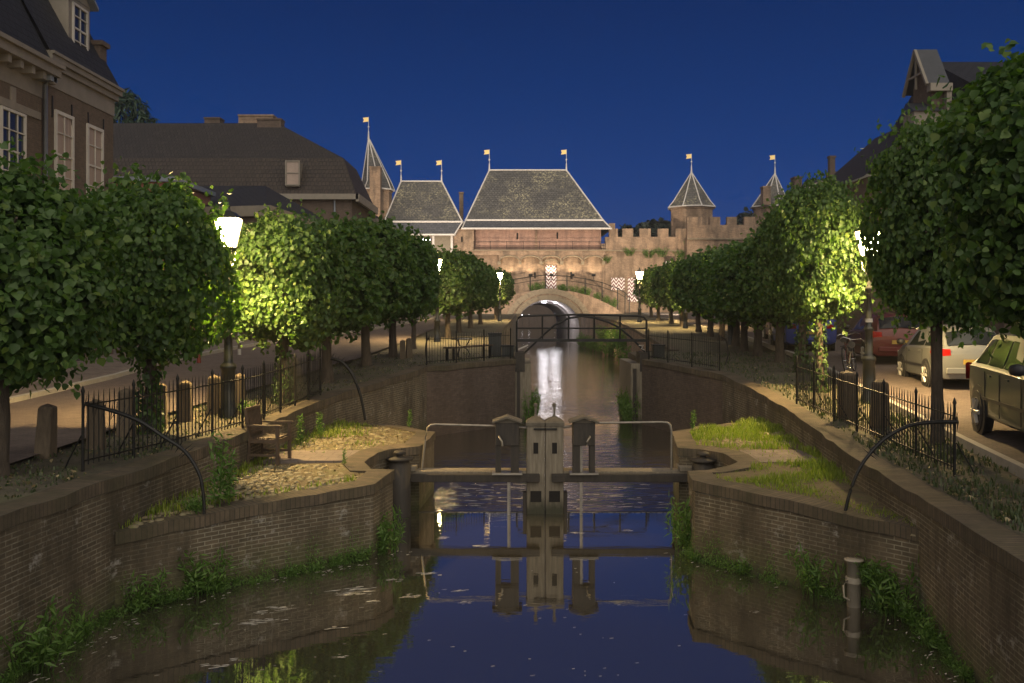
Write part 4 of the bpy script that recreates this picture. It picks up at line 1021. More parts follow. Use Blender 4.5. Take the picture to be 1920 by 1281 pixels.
# ================================================================ IRON FENCES
def fence(label, pts, h=.95, gap=.105, posts=6, pr=.009, stay=True, zf=lz):
    q = resample([(x,y,zf(y)-.02) for x,y in pts], .3)
    t = thing('iron_fence', label, 'fence', tuple(q[0]))
    L = [0]
    for a, b in zip(q, q[1:]): L.append(L[-1]+(b-a).length)
    def at(s):
        for i in range(len(q)-1):
            if s <= L[i+1] or i == len(q)-2: return q[i].lerp(q[i+1], (s-L[i])/(L[i+1]-L[i]))
    T = L[-1]; rnd = random.Random(int(T*100))
    for k in range(posts):
        s0, s1 = T*k/posts, T*(k+1)/posts; b = MB(); n = max(2, round((s1-s0)/gap))
        for i in range(1, n):
            p = at(s0+(s1-s0)*i/n); lx = rnd.uniform(-.006,.006)
            b.tube([p+Vector((0,0,.06)), p+Vector((lx,0,h-.06)), p+Vector((lx,0,h+.04))], [pr,pr,.002], 4, smooth=False)
        for z in (.12, h-.13):
            b.tube([at(s0+(s1-s0)*i/3)+Vector((0,0,z)) for i in range(4)], .013, 4, smooth=False)
        b.build('railing_panel', M['iron'], t)
    for k in range(posts+1):
        p = at(T*k/posts); b = MB()
        b.tube([p-Vector((0,0,.1)), p+Vector((0,0,h+.02)), p+Vector((0,0,h+.05)), p+Vector((0,0,h+.12))], [.022,.020,.03,.003], 6)
        if stay:
            d = (at(min(T,T*k/posts+.1))-at(max(0,T*k/posts-.1))).normalized(); s = Vector((-d.y,d.x,0)) * (1 if zf is lz else -1)
            b.tube([p+s*.02+Vector((0,0,.45)), p+s*.22+Vector((0,0,.12)), p+s*.30-Vector((0,0,.05))], .011, 4)
        b.build('post', M['iron'], t)
    return t
fence('long spiked iron fence on the left quay behind the garden chair', [(-5.52,12.35),(-4.95,14.4),(-4.5,16.6),(-4.25,21.3)], .97, .105, 9)
fence('long spiked iron fence on the right quay in front of the parked cars', [(5.9,12.8),(5.95,16),(6.05,20.4)], .93, .105, 6, zf=rz)
fence('short iron fence left of the truss footbridge, before the thin bench', [(-2.5,28.1),(-.55,30.6),(-.05,31.2)], .90, .12, 3, stay=False)
fence('short iron fence on the far lock head right of the truss footbridge', [(5.75,26.6),(4.9,29.0),(4.4,30.9)], .90, .12, 3, stay=False, zf=rz)

def guard(label, pts, r=.03, spikes=10, s0=0, s1=.6, seed=0):
    rnd = random.Random(seed); t = thing('spiked_guard', label, 'guard rail', tuple(pts[-1]))
    P_ = [Vector(p) for p in pts]; sm = []
    for i in range(len(P_)-1):
        a, b, c, d = P_[max(i-1,0)], P_[i], P_[i+1], P_[min(i+2,len(P_)-1)]
        for k in range(8):
            u = k/8; sm.append(.5*((2*b)+(c-a)*u+(2*a-5*b+4*c-d)*u*u+(-a+3*b-3*c+d)*u**3))
    sm.append(P_[-1])
    b = MB().tube(sm, [r*(1-.25*i/len(sm)) for i in range(len(sm))], 8)
    n = len(sm)
    for k in range(spikes):
        i = min(n-2, int(n*(s0+(s1-s0)*k/spikes))); p = sm[i]; d = (sm[i+1]-sm[i]).normalized(); u = Vector((d.z,0,-d.x)).normalized()
        if u.z < 0: u = -u
        for s in (1,-1):
            e = p+u*s*.13+Vector((rnd.uniform(-.03,.03),rnd.uniform(-.05,.05),0)); b.tube([p+u*s*r*.6, e], [.009,.001], 4)
    b.build('curved_bar', M['iron'], t); return t
G = lambda l, Y: [P(a, b, Y) for a, b in l]
guard('curved spiked bar from the near end of the left fence down to the platform', G([(160,757),(210,770),(262,790),(305,818),(345,845),(372,885),(381,925),(383,964)], 12.55), .028, 22, 0, .62, 1)
guard('curved spiked bar arching down the wall at the far end of the left fence', G([(621,672),(642,680),(662,705),(676,742),(685,788)], 21.35), .04, 9, 0, .5, 2)
guard('long curved spiked bar from the near end of the right fence down to the platform', G([(1796,791),(1745,792),(1700,800),(1655,826),(1618,868),(1597,912),(1585,958)], 12.4), .028, 26, 0, .62, 3)
guard('small curved bar beside the short fence on the far right lock head', G([(1352,632),(1362,640),(1365,662),(1360,684)], 26.9), .025, 3, 0, .4, 4)
guard('small curved bar beside the short fence on the far left lock head', G([(805,633),(800,640),(798,660),(801,682)], 28.3), .025, 3, 0, .4, 5)

# ================================================================ LOCK GATE
def lock_leaf(label, side):
    "side -1 left leaf, +1 right leaf"
    mx = .605; gy = 17.65
    hx, hy = (-2.03, 17.35) if side < 0 else (3.42, 17.2)
    t = thing('lock_gate_leaf', label, 'lock gate', (hx, hy, 0), 'two leaves of the lock gate')
    x0, x1 = (mx-.335, mx-.006) if side < 0 else (mx+.006, mx+.335)
    b = MB(); b.box(x0,x1,gy-.16,gy+.17,-.75,1.62); po = b.build('mitre_post', M['timber_pale'], t, bevel=.012)
    xc = (x0+x1)/2
    MB().lathe((xc,gy,0),[(.255,1.60),(.255,1.66),(.225,1.69),(.05,1.765),(.028,1.80),(.028,1.93),(.05,1.95),(.05,1.99),(.01,2.01)],4,False,math.pi/4).build('post_cap', M['cap'], po)
    for z0, z1, w_ in ((1.10,1.30,.045),(.22,.42,.10)): MB().box(xc-w_,xc+w_,gy-.168,gy-.161,z0,z1).build('mortise', M['hole'], po)
    b = MB(); b.tube([(xc-side*.07-.11,gy-.18,1.55),(xc-side*.07+.11,gy-.18,1.55)], .02, 6); b.build('iron_strap', M['iron'], po)
    b = MB(); s = side; b.box(x0-.07 if s<0 else x1+.004, x0-.004 if s<0 else x1+.07, gy-.12, gy+.1, -.7, .38); b.build('guide', M['timber_dark'], t)
    # balance beam and walkway
    ends = ((-2.25, .50) if s < 0 else (.72, 3.55))
    b = MB(); b.box(ends[0], ends[1], gy-.29, gy-.165, .60, .74); b.build('top_beam', M['timber_dark'], t, bevel=.008)
    wk = (-1.95, .265) if s < 0 else (.945, 3.25)
    b = MB()
    for k in range(3): b.box(wk[0], wk[1], gy-.16+k*.135, gy-.035+k*.135, .735, .775)
    b.build('walkway', M['timber_pale'], t)
    e = (-2.12,-1.75) if s < 0 else (3.05,3.4)
    MB().box(e[0], e[1], gy-.2, gy+.24, .777, .86).build('end_block', M['timber_pale'], t, bevel=.01)
    b = MB(); b.box(-1.72 if s<0 else .95, .26 if s<0 else 3.15, gy-.02, gy+.06, -.78, .006); b.build('gate_planks', M['wet'], t)
    MB().lathe((hx,hy,0),[(.20,-.78),(.20,.95),(.17,.97),(.17,1.0),(.24,1.01),(.24,1.05),(.06,1.07),(.06,1.11),(.12,1.12),(.10,1.17),(.01,1.18)],14).build('heel_post', M['timber_dark'], t)
    # handrail
    if s < 0: hp = [(-1.66,gy,.77),(-1.60,gy,1.3),(-1.56,gy,1.55),(-1.50,gy,1.60),(-1.40,gy,1.615),(-.30,gy,1.585),(.27,gy,1.55)]
    else: hp = [(2.93,gy,.77),(2.93,gy,1.5),(2.91,gy,1.6),(2.86,gy,1.645),(2.76,gy,1.655),(1.5,gy,1.64),(.94,gy,1.56)]
    MB().tube(hp, .022, 8).build('handrail', M['steel_rail'], t)
    # paddle gear housing
    a0, a1 = (-.30,.125) if s < 0 else (1.10,1.50); gx = (a0+a1)/2
    g = MB(); g.box(a0, a1, gy-.34, gy-.02, 1.27, 1.68); gh_ = g.build('gear_housing', M['timber_dark'], t, bevel=.006)
    r = MB(); z0 = 1.675; zp = 1.765; y0, y1 = gy-.40, gy+.04
    for q in (-1,1):
        e_ = gx+q*(.27); r.add([(gx,y0,zp),(e_,y0,z0),(e_,y1,z0),(gx,y1,zp),(gx,y0,zp+.035),(e_,y0,z0+.03),(e_,y1,z0+.03),(gx,y1,zp+.035)], [(0,1,2,3),(4,7,6,5),(0,4,5,1),(1,5,6,2),(2,6,7,3)])
    r.add([(a0+.01,gy-.335,1.68),(a1-.01,gy-.335,1.68),(gx,gy-.335,zp)], [(0,1,2)])
    r.build('housing_roof', M['cap'], gh_, fix=True)
    pw = ((a0,a0+.10),(a1-.15,a1)) if s < 0 else ((a0,a0+.13),(a1-.10,a1))
    for u0, u1 in pw:
        MB().box(u0,u1,gy-.31,gy-.10,.78,1.267).build('leg', M['timber_dark'], t)
    MB().box(a0-.06,a1+.06,gy-.36,gy-.08,.744,.778).build('base_plate', M['steel_rail'], t)
    rx = a1-.19 if s < 0 else a0+.15
    rk = MB(); rk.box(rx-.02,rx+.02,gy-.24,gy-.19,-.5,1.4 if s>0 else .74)
    for k in range(44): z = -.3+k*.036; 
    for k in range(44):
        z = -.3+k*.036
        if s > 0 or z < .70: rk.box(rx+.021,rx+.04,gy-.235,gy-.195,z,z+.018)
    rk.build('rack_bar', M['steel_rail'], t)
    kx = a0+.07 if s < 0 else a1-.1
    MB().tube([(kx,gy-.36,1.44),(kx,gy-.44,1.44),(kx-.05*s,gy-.46,1.36),(kx-.06*s,gy-.46,1.28)], .018, 6).build('crank', M['steel_rail'], gh_)
    return t
lock_leaf('left leaf of the lock gate, its sluice housing left of the twin pale posts', -1)
lock_leaf('right leaf of the lock gate, its toothed rack showing beside the housing legs', 1)

# ================================================================ TRUSS FOOTBRIDGE
FY = 31.15
def FP(px, py): return P(px, py, FY)
fb_ = thing('footbridge', 'narrow steel footbridge with a bow-shaped truss railing across the far end of the lock', 'footbridge', (2.2, FY, 2.1))
r = .036
b = MB(); b.tube([FP(969,662),FP(969,603),FP(972,596),FP(980,592.5),FP(1090,590),FP(1196,592.5),FP(1207,595),FP(1212,601),FP(1213,664)], r, 8); b.build('railing_frame', M['iron'], fb_)
b = MB(); b.tube([FP(969,615.5),FP(1213,616)], .026, 6); b.build('middle_rail', M['iron'], fb_)
b = MB(); b.tube([FP(983,662),FP(1000,646),FP(1020,627),FP(1040,609.5),FP(1066,597),FP(1090,593),FP(1114,596),FP(1140,604),FP(1162,615),FP(1182,632),FP(1200,650),FP(1209,660)], .034, 6); b.build('bow_chord', M['iron'], fb_)
for px in (1017,1066,1114,1162.5):
    MB().tube([FP(px,591.5),FP(px,636)], .030, 6).build('upright', M['iron'], fb_)
z = FP(1000,637).z
b = MB(); b.box(FP(969,0).x, FP(1213,0).x, FY-.04, FY+.04, z-.07, z+.02); b.box(FP(969,0).x, FP(1213,0).x, FY+.045, FY+.75, z-.05, z); b.build('deck', M['iron'], fb_)
for px in (975,1208):
    MB().box(FP(px-9,0).x, FP(px+9,0).x, FY-.15, FY+.8, 1.7, 2.32).build('bearing_block', M['timber_dark'], fb_)
b = MB().tube([FP(990,647)-Vector((0,.08,0)),FP(972,655)-Vector((0,.08,0))], .03, 4, smooth=False); b.build('bracket', M['white'], fb_)
b = MB().tube([FP(1197,648)-Vector((0,.08,0)),FP(1206,647)-Vector((0,.08,0)),FP(1202,654)-Vector((0,.08,0)),FP(1208,656)-Vector((0,.08,0))], .02, 4, smooth=False); b.build('bracket', M['white'], fb_)
# grooves / timber guides at the lock head mouth
for nm, x0, x1 in (('left', .10, .62), ('right', 3.85, 4.2)):
    t = thing('lock_head_pier', f'grey timber-faced pier at the {nm} side of the far lock mouth below the footbridge', 'pier', (x0, 31, 0))
    MB().box(x0, x1, 31.02, 34.4, -.8, 1.95).build('pier_face', M['timber_pale'], t)
    MB().box(x0+.06, x0+.16, 30.93, 31.02, -.6, 1.8).build('rubbing_strip', M['timber_dark'], t)

# boxes beside the footbridge
def cabinet(label, x, y, w_, h, zf):
    t = thing('cabinet', label, 'cabinet', (x,y,zf(y)))
    z = zf(y); MB().box(x-w_/2,x+w_/2,y-.2,y+.2,z-.05,z+h).build('body', M['iron_lamp'], t, bevel=.01)
    MB().box(x-w_/2-.03,x+w_/2+.03,y-.23,y+.23,z+h+.002,z+h+.05).build('lid', M['iron'], t)
    MB().box(x-.004,x+.004,y-.205,y-.201,z+.08,z+h-.05).build('door_gap', M['hole'], t)
cabinet('tall dark cabinet behind the short fence left of the footbridge', X(928,32.6), 32.6, .42, .72, lz)
cabinet('low dark winch box at the left end of the footbridge', X(952,32.2), 32.2, .40, .33, lz)
cabinet('low dark winch box at the right end of the footbridge', X(1234,31.6), 31.6, .36, .38, rz)

# ================================================================ GARDEN CHAIR, TABLE, BENCH
ch = thing('garden_chair', 'wooden garden armchair with slatted back standing on the left platform', 'chair', (-4.06,16.15,1.17), rz=R(-6))
W2, D = .30, .50
def cb(name, x0,x1,y0,y1,z0,z1, lab=None):
    o = MB().box(x0,x1,y0,y1,z0,z1).build(name, M['teak']); o.parent = ch; return o
for s in (-1,1):
    o = MB().tube([(-.27,s*W2,0),(-.25,s*W2,.42),(-.33,s*W2,.92)], .028, 4, smooth=False).build('leg', M['teak']); o.parent = ch
    cb('leg', .20,.25, s*W2-.025, s*W2+.025, 0, .62)
    cb('armrest', -.29,.29, s*W2-.035, s*W2+.035, .623, .65)
    cb('stretcher', -.25,.20, s*W2-.015, s*W2+.015, .13, .17)
cb('stretcher', -.02,.02, -W2+.016, W2-.016, .13, .165)
b = MB(); b.box(-.25,.2,-W2-.02,-W2+.02,.35,.41); b.box(-.25,.2,W2-.02,W2+.02,.35,.41); b.box(.205,.235,-W2+.026,W2-.026,.34,.41)
for k in range(7): b.box(-.24+k*.066,-.19+k*.066,-W2+.0,W2,.413,.432)
o = b.build('seat', M['teak']); o.parent = ch
b = MB()
b.tube([(-.325,-W2,.90),(-.325,W2,.90)], .035, 4, smooth=False); b.tube([(-.265,-W2,.50),(-.265,W2,.50)], .022, 4, smooth=False)
for k in range(9): y = -.24+k*.06; b.tube([(-.265,y,.50),(-.322,y,.88)], .014, 4, smooth=False)
o = b.build('backrest', M['teak']); o.parent = ch

pb = thing('bench', 'thin plank bench behind the short fence on the far left lock head', 'bench', (-1.5,30.3,2.1))
a = Vector((-2.0,29.6,2.54)); c = Vector((-.75,31.9,2.56))
ang = math.atan2(c.y-a.y,c.x-a.x)
MB().obox(((a.x+c.x)/2,(a.y+c.y)/2), ang, 1.3, .15, 2.50, 2.55).build('seat', M['teak'], pb)
for q in (a.lerp(c,.07), a.lerp(c,.93)):
    for s in (-.1,.1): MB().obox((q.x+s,q.y), ang, .03, .03, 2.05, 2.498).build('leg', M['iron'], pb)
tb = thing('garden_table', 'small round table with curly iron legs behind the short fence', 'table', (X(866,32.0),32.0,2.12))
MB().lathe((X(866,32),32,2.1),[(.34,.60),(.36,.61),(.36,.64),(.33,.65)],18).build('table_top', M['steel_rail'], tb)
for k in range(3):
    an = k*2.09; cx, sy = math.cos(an), math.sin(an)
    MB().tube([(X(866,32)+cx*r_,32+sy*r_,2.1+z_) for r_, z_ in ((.26,.6),(.16,.42),(.06,.34),(.18,.28),(.26,.14),(.22,.0))], .02, 5).build('leg', M['iron'], tb)

# ================================================================ BOLLARDS AND POSTS
def make_bollard():
    t = thing('wooden_bollard', '', 'bollard')
    rot = math.pi/4
    o = MB().lathe((0,0,0),[(.165,-.15),(.135,.66),(.12,.69),(.01,.73)],4,False,rot).build('post', M['post_wood'], bevel=.008); o.parent = t
    return t
bo = make_bollard(); bf = family(bo)
BL_ = [(85,855,'leaning square wooden bollard standing alone in front of the lit street, left of the fence',1.0,0,lz),(180,842,'wooden bollard right behind the near end post of the left fence',1.0,.1,lz),(237,818,'wooden bollard behind the left fence, just left of an ivy-covered trunk',1.05,.0,lz),(300,797,'wooden bollard behind the left fence, just right of the ivy-covered trunk',1,.2,lz),
 (348,790,'wooden bollard with a pale top in the middle of the left fence',1,.1,lz),(402,777,'wooden bollard lit yellow by the lamp, left of the lamp foot',1.02,.05,lz),(449,773,'wooden bollard lit yellow by the lamp, right of the lamp foot',1.02,.1,lz),
 (755,673,'left one of two short bollards between the far left trees',.85,.1,lz),(767,671,'right one of two short bollards between the far left trees',.9,.3,lz),
 (1588,785,'dark wooden bollard behind the middle of the right fence',1.25,.1,rz),(1650,800,'dark wooden bollard behind the right fence, left of the thick trunk',1.15,.2,rz)]
for i, (px, py, lab, s, rzz, zf) in enumerate(BL_):
    Y = 16
    for _ in range(6): Y = (CAMH - zf(Y) - .0)*1800/(py-578)
    o = bo if i == 0 else dup(bo, lab, (0,0,0), tree=bf)
    o.location = (X(px,Y), Y, zf(Y)); o.scale = (s,s,s); o.rotation_euler = (0, R(3) if i==0 else 0, rzz); o['label'] = lab; o['group'] = 'wooden bollards along the quays'
def stripe_post(label, px, py, h, cols, group=None):
    Y = (CAMH-2.05)*1800/(py-578); z0 = lz(Y)+.05; x = X(px,Y)
    t = thing('striped_post', label, 'post', (x,Y,z0), group); n = len(cols)
    for i, c in enumerate(cols):
        MB().lathe((x,Y,z0),[(.06,h*i/n),(.06,h*(i+1)/n-.002)],10).build('band', M[c], t)
    MB().lathe((x,Y,z0),[(.06,h),(.04,h+.04),(.005,h+.06)],10).build('cap', M['red'], t)
stripe_post('red traffic post with a white band, left of the plain dark red one', 303, 694, .72, ['red','white','red','post_wood'])
stripe_post('plain dark red traffic post in the street before the red brick wall', 373, 686, .78, ['red','red','red'])
stripe_post('thin white traffic post in front of the corner house window', 449, 673, .80, ['white','post_wood','white','white'])

pp = thing('pipe_post', 'stubby white pipe clamped to the right lock wall, standing in the water', 'pipe', (4.30,12.08,0))
MB().lathe((4.30,12.08,0),[(.085,-.8),(.085,.575),(.118,.577),(.118,.592),(.02,.594)],16).build('pipe', M['pipe'], pp)
b = MB(); b.lathe((4.30,12.08,0),[(.10,.30),(.10,.37)],16); b.box(4.38,4.62,12.04,12.12,.31,.36); b.build('clamp', M['pipe'], pp)
b = MB(); b.tube([(4.20,12.02,.34),(4.14,12.0,.28),(4.15,12.0,.14),(4.22,12.0,.10)], .012, 6); b.build('cable', M['pipe'], pp)

# ================================================================ CARS
def car_body(st, closed=True):
    def ring(s):
        x, w_, zb, zm, zl, zr, wr = s
        h = [(0,zb),(w_*.8,zb),(w_*.97,zb+.08),(w_,zm),(w_*.985,zl-.03),(w_*.955,zl),(wr+.03,zr-.07 if zr-zl>.1 else zl+(zr-zl)*.6),(wr-.08,zr-.01),(0,zr+.02)]
        return [(x,y,z) for y, z in h] + [(x,-y,z) for y, z in reversed(h[1:-1])]
    rings = [ring(s) for s in st]; n = len(rings[0]); b = MB()
    for a, c in zip(rings, rings[1:]):
        b.add(a+c, [(i,n+i,n+(i+1)%n,(i+1)%n) for i in range(n)])
    b.add(rings[0], [tuple(range(n))]); b.add(rings[-1], [tuple(range(n-1,-1,-1))])
    return b, rings
def paint(name, c, rough=.45):
    m = mat(name, c, rough, .25); m.node_tree.nodes['Principled BSDF'].inputs['Coat Weight'].default_value = .3; return m
EST = [(0,.70,.42,.6,.80,.83,.58),(.05,.79,.27,.6,.93,.97,.60),(.22,.835,.23,.6,.965,1.15,.62),(.50,.85,.22,.6,.97,1.38,.57),(.72,.857,.2,.6,.97,1.45,.58),(1.0,.86,.2,.6,.97,1.475,.60),(2.2,.86,.2,.6,.95,1.48,.61),(2.75,.86,.2,.6,.94,1.43,.60),(3.42,.855,.2,.6,.92,.96,.72),(3.5,.85,.2,.6,.91,.93,.74),(4.15,.80,.22,.55,.76,.79,.68),(4.38,.68,.3,.5,.62,.66,.56)]
HAT = [(0,.70,.40,.6,.82,.86,.60),(.05,.79,.27,.6,.95,1.0,.60),(.42,.835,.22,.6,.97,1.38,.54),(.65,.84,.2,.6,.97,1.43,.58),(1.7,.845,.2,.6,.95,1.46,.60),(2.2,.845,.2,.6,.94,1.42,.59),(2.95,.84,.2,.6,.92,.97,.70),(3.03,.835,.2,.6,.91,.94,.72),(3.6,.78,.22,.55,.76,.79,.66),(3.82,.66,.3,.5,.62,.66,.56)]
VAN = [(0,.78,.35,.7,1.05,1.10,.74),(.05,.86,.27,.7,1.10,1.9,.72),(.3,.88,.22,.7,1.10,1.96,.74),(2.2,.88,.2,.7,1.10,1.98,.74),(3.0,.88,.2,.7,1.08,1.92,.72),(3.75,.87,.2,.7,1.03,1.10,.76),(3.85,.86,.2,.7,1.0,1.03,.78),(4.4,.80,.22,.6,.85,.88,.70),(4.6,.68,.3,.5,.7,.74,.6)]
def car(label, st, m, loc, rz, wins, tail=True, light='taillight', grp='cars parked along the right quay', name='parked_car'):
    "origin at rear centre on the ground; front towards +x before turning"
    t = thing(name, label, 'van' if st is VAN else 'car', loc, grp, rz)
    def add(o, p=None): o.parent = p or t; return o
    b, rg = car_body(st); me = b.build('body', m)
    bm = bmesh.new(); bm.from_mesh(me.data); bmesh.ops.remove_doubles(bm, verts=bm.verts, dist=1e-4); bmesh.ops.recalc_face_normals(bm, faces=bm.faces); bm.to_mesh(me.data); bm.free()
    me.data.polygons.foreach_set('use_smooth', [True]*len(me.data.polygons))
    me.data.set_sharp_from_angle(angle=R(32)); add(me)
    n = len(rg[0])
    def pt(x, k):
        for a, c in zip(rg, rg[1:]):
            if a[0][0] <= x <= c[0][0]:
                u = (x-a[0][0])/(c[0][0]-a[0][0]); return Vector(a[k]).lerp(Vector(c[k]), u)
        return Vector(rg[-1][k])
    def sidew(xa, xb, xc, xd, v0=.06, v1=.86):
        "window: bottom xa..xb, top xd..xc"
        for s in (1,-1):
            k5, k6 = (5,6) if s > 0 else (n-5, n-6)
            q = []
            for x, v in ((xa,v0),(xb,v0),(xc,v1),(xd,v1)):
                p = pt(x,k5).lerp(pt(x,k6), v); p.y += s*.008; q.append(p)
            f = (0,1,2,3) if s < 0 else (3,2,1,0)
            add(MB().add(q, [f]).build('side_window', M['carglass']))
    for w_ in wins: sidew(*w_)
    def endw(x0, x1, nm, dx):
        q = []; dx = dx*2
        for x, k in ((x0,6),(x0,n-6),(x1,n-6),(x1,6)):
            p = pt(x,k); p.y *= .93; p.x += dx; p.z += .022; q.append(p)
        m0 = pt(x0,8); m1 = pt(x1,8); m0.x += dx; m1.x += dx; m0.z += .018; m1.z += .012
        o = MB().add([q[0],m0,q[1],q[2],m1,q[3]], [(0,1,4,5),(1,2,3,4)]).build(nm, M['carglass']); add(o)
    ri = 1; wi = next(i for i in range(3,len(st)) if st[i][5]-st[i][4] < .12)
    endw(st[1][0]+.03, st[3 if st is EST else 2][0]-.02, 'rear_window', -.014); endw(st[wi-1][0]+.06, st[wi][0]-.03, 'windscreen', .012)
    L = st[-1][0]
    for wx in (.80, L-.85):
        for s in (1,-1):
            yy = s*st[4][1]; wh = MB()
            def ring_(b, prof, y0_):
                vs = []; k = 20
                for r_, d in prof:
                    for i in range(k): a = 2*math.pi*i/k; vs.append((wx+r_*math.cos(a), y0_+s*d, .31+r_*math.sin(a)))
                b.add(vs, [(j*k+i, j*k+(i+1)%k, (j+1)*k+(i+1)%k, (j+1)*k+i) for j in range(len(prof)-1) for i in range(k)], True)
                b.add(vs[-k:], [tuple(range(k))])
            ar = MB(); ring_(ar, [(.385,-.02),(.385,.004),(.0,.004)], yy); add(ar.build('wheel_arch', M['blacktrim'], fix=True))
            ring_(wh, [(.30,-.15),(.31,-.12),(.31,-.005),(.295,.02),(.21,.022)], yy); wo = add(wh.build('wheel', M['rubber'], fix=True))
            rm = MB(); ring_(rm, [(.205,.012),(.20,.024),(.17,.016),(.0,.016)], yy)
            for k in range(6):
                a = k*1.047; c_, s_ = math.cos(a), math.sin(a)
                rm.tube([(wx+c_*.04, yy+s*.035, .31+s_*.04),(wx+c_*.19, yy+s*.03, .31+s_*.19)], [.042,.034], 6)
            rm.sphere((wx,yy+s*.03,.31), .045, 8, 5, .8); add(rm.build('rim', M['rim'], fix=True), wo)
    for s in (1,-1):
        a = pt(st[1][0]+.02, 5 if s>0 else n-5)
        b = MB()
        q = [(-.012+.03,s*.50,.80),(.02,s*.76,.78),(.22,s*.872,.80),(.30,s*.876,.86),(.24,s*.872,.95),(.035,s*.79,.955),(.012,s*.52,.94)]
        if st is EST: q = [(.03,s*.70,.72),(.03,s*.78,.72),(.08,s*.83,.72),(.10,s*.84,.80),(.10,s*.84,.95),(.05,s*.80,.97),(.035,s*.72,.96)]
        ctr = Vector((.06,s*.74,.87 if st is not EST else .84)); vv = [Vector(v)+Vector((-.022,s*.012,0)) for v in q]
        b.add(vv+[ctr+Vector((-.06,s*.05,0))], [(i,(i+1)%7,7) if s<0 else ((i+1)%7,i,7) for i in range(7)], True)
        add(b.build('tail_light', M['taillight']))
        hl = MB().add([(L-.10,s*.40,.60),(L-.06,s*.60,.62),(L-.28,s*.765,.66),(L-.30,s*.77,.76),(L-.12,s*.62,.74),(L-.08,s*.42,.71)], [(0,1,4,5),(1,2,3,4)])
        for i in range(len(hl.v)): x_,y_,z_ = hl.v[i]; hl.v[i] = (x_+.05,y_+s*.012,z_+.01)
        add(hl.build('headlight', M['headlens']))
        mx = st[wi-1][0]+.35; zb = st[wi-1][4]
        mo = MB().lathe((mx, s*(st[wi][1]+.12), zb+.09), [(.02,-.075),(.085,-.055),(.10,0),(.085,.055),(.02,.075)], 10); mo.tube([(mx,s*(st[wi][1]-.03),zb+.02),(mx,s*(st[wi][1]+.06),zb+.06)], .02, 5)
        add(mo.build('wing_mirror', M['blacktrim']))
        for hx in (1.30, 2.15):
            add(MB().box(hx,hx+.16,s*(st[4][1])-.012,s*(st[4][1])+.022,.835,.86).build('door_handle', m))
        add(MB().box(.95,L-1.0,s*st[4][1]-.01,s*st[4][1]+.012,.50,.545).build('side_moulding', M['blacktrim']))
        for dx in ((1.18,),(1.9,),(2.85,)) if st is EST else ((1.1,),(2.45,)):
            add(MB().box(dx[0],dx[0]+.005,s*st[4][1]-.01,s*st[4][1]+.002,.32,.90).build('door_seam', M['blacktrim']))
    add(MB().box(-.035,.03,-.62,.62,.38,.52).build('rear_bumper', M['blacktrim'] if st is EST else m, bevel=.02))
    add(MB().box(-.045,-.03,-.26,.26,.60,.71).build('number_plate', M['plate']))
    return t
gm = paint('grey_green_car_paint', (.045,.058,.053)); sm_ = paint('beige_silver_car_paint', (.15,.155,.15)); rd = paint('dark_red_car_paint', (.085,.010,.010)); bl = paint('blue_car_paint', (.035,.06,.26)); bg_ = paint('pale_beige_car_paint', (.30,.26,.20))
hd = R(-90)-R(12)
est_ = car('dirty grey-green estate car parked at the right edge of the photo, facing the camera', EST, gm, (8.76,16.45,rz(16)+.09), hd, [(.50,1.12,1.10,.80),(1.20,1.90,1.86,1.17),(1.97,2.98,2.62,1.93)])
est_.scale = (1.12,1.10,1.15)
hu = R(90)-R(8)
car('silver beige hatchback seen from behind, with a lit red tail lamp beside the tree trunk', HAT, sm_, (10.42,21.6,rz(21.6)+.09), hu, [(.55,1.05,1.02,.72),(1.12,2.4,2.05,1.08)])
car('dark red hatchback with a yellow plate parked just beyond the silver one', HAT, rd, (10.95,27.0,rz(27)+.09), hu, [(.55,1.05,1.02,.72),(1.12,2.4,2.05,1.08)])
car('blue van half hidden behind the ivy trunks, left of the red hatchback', VAN, bl, (10.35,33.2,rz(33.2)+.09), hu, [(2.25,3.4,3.0,2.2)])
car('second dark red car, parked beyond the blue van behind the trees', HAT, rd, (11.6,39.5,rz(39.5)+.09), hu, [(.55,1.05,1.02,.72),(1.12,2.4,2.05,1.08)])
car('pale beige car between two trunks, farthest of the parked cars', HAT, bg_, (13.6,45.0,rz(45)+.09), hu, [(.55,1.05,1.02,.72),(1.12,2.4,2.05,1.08)])

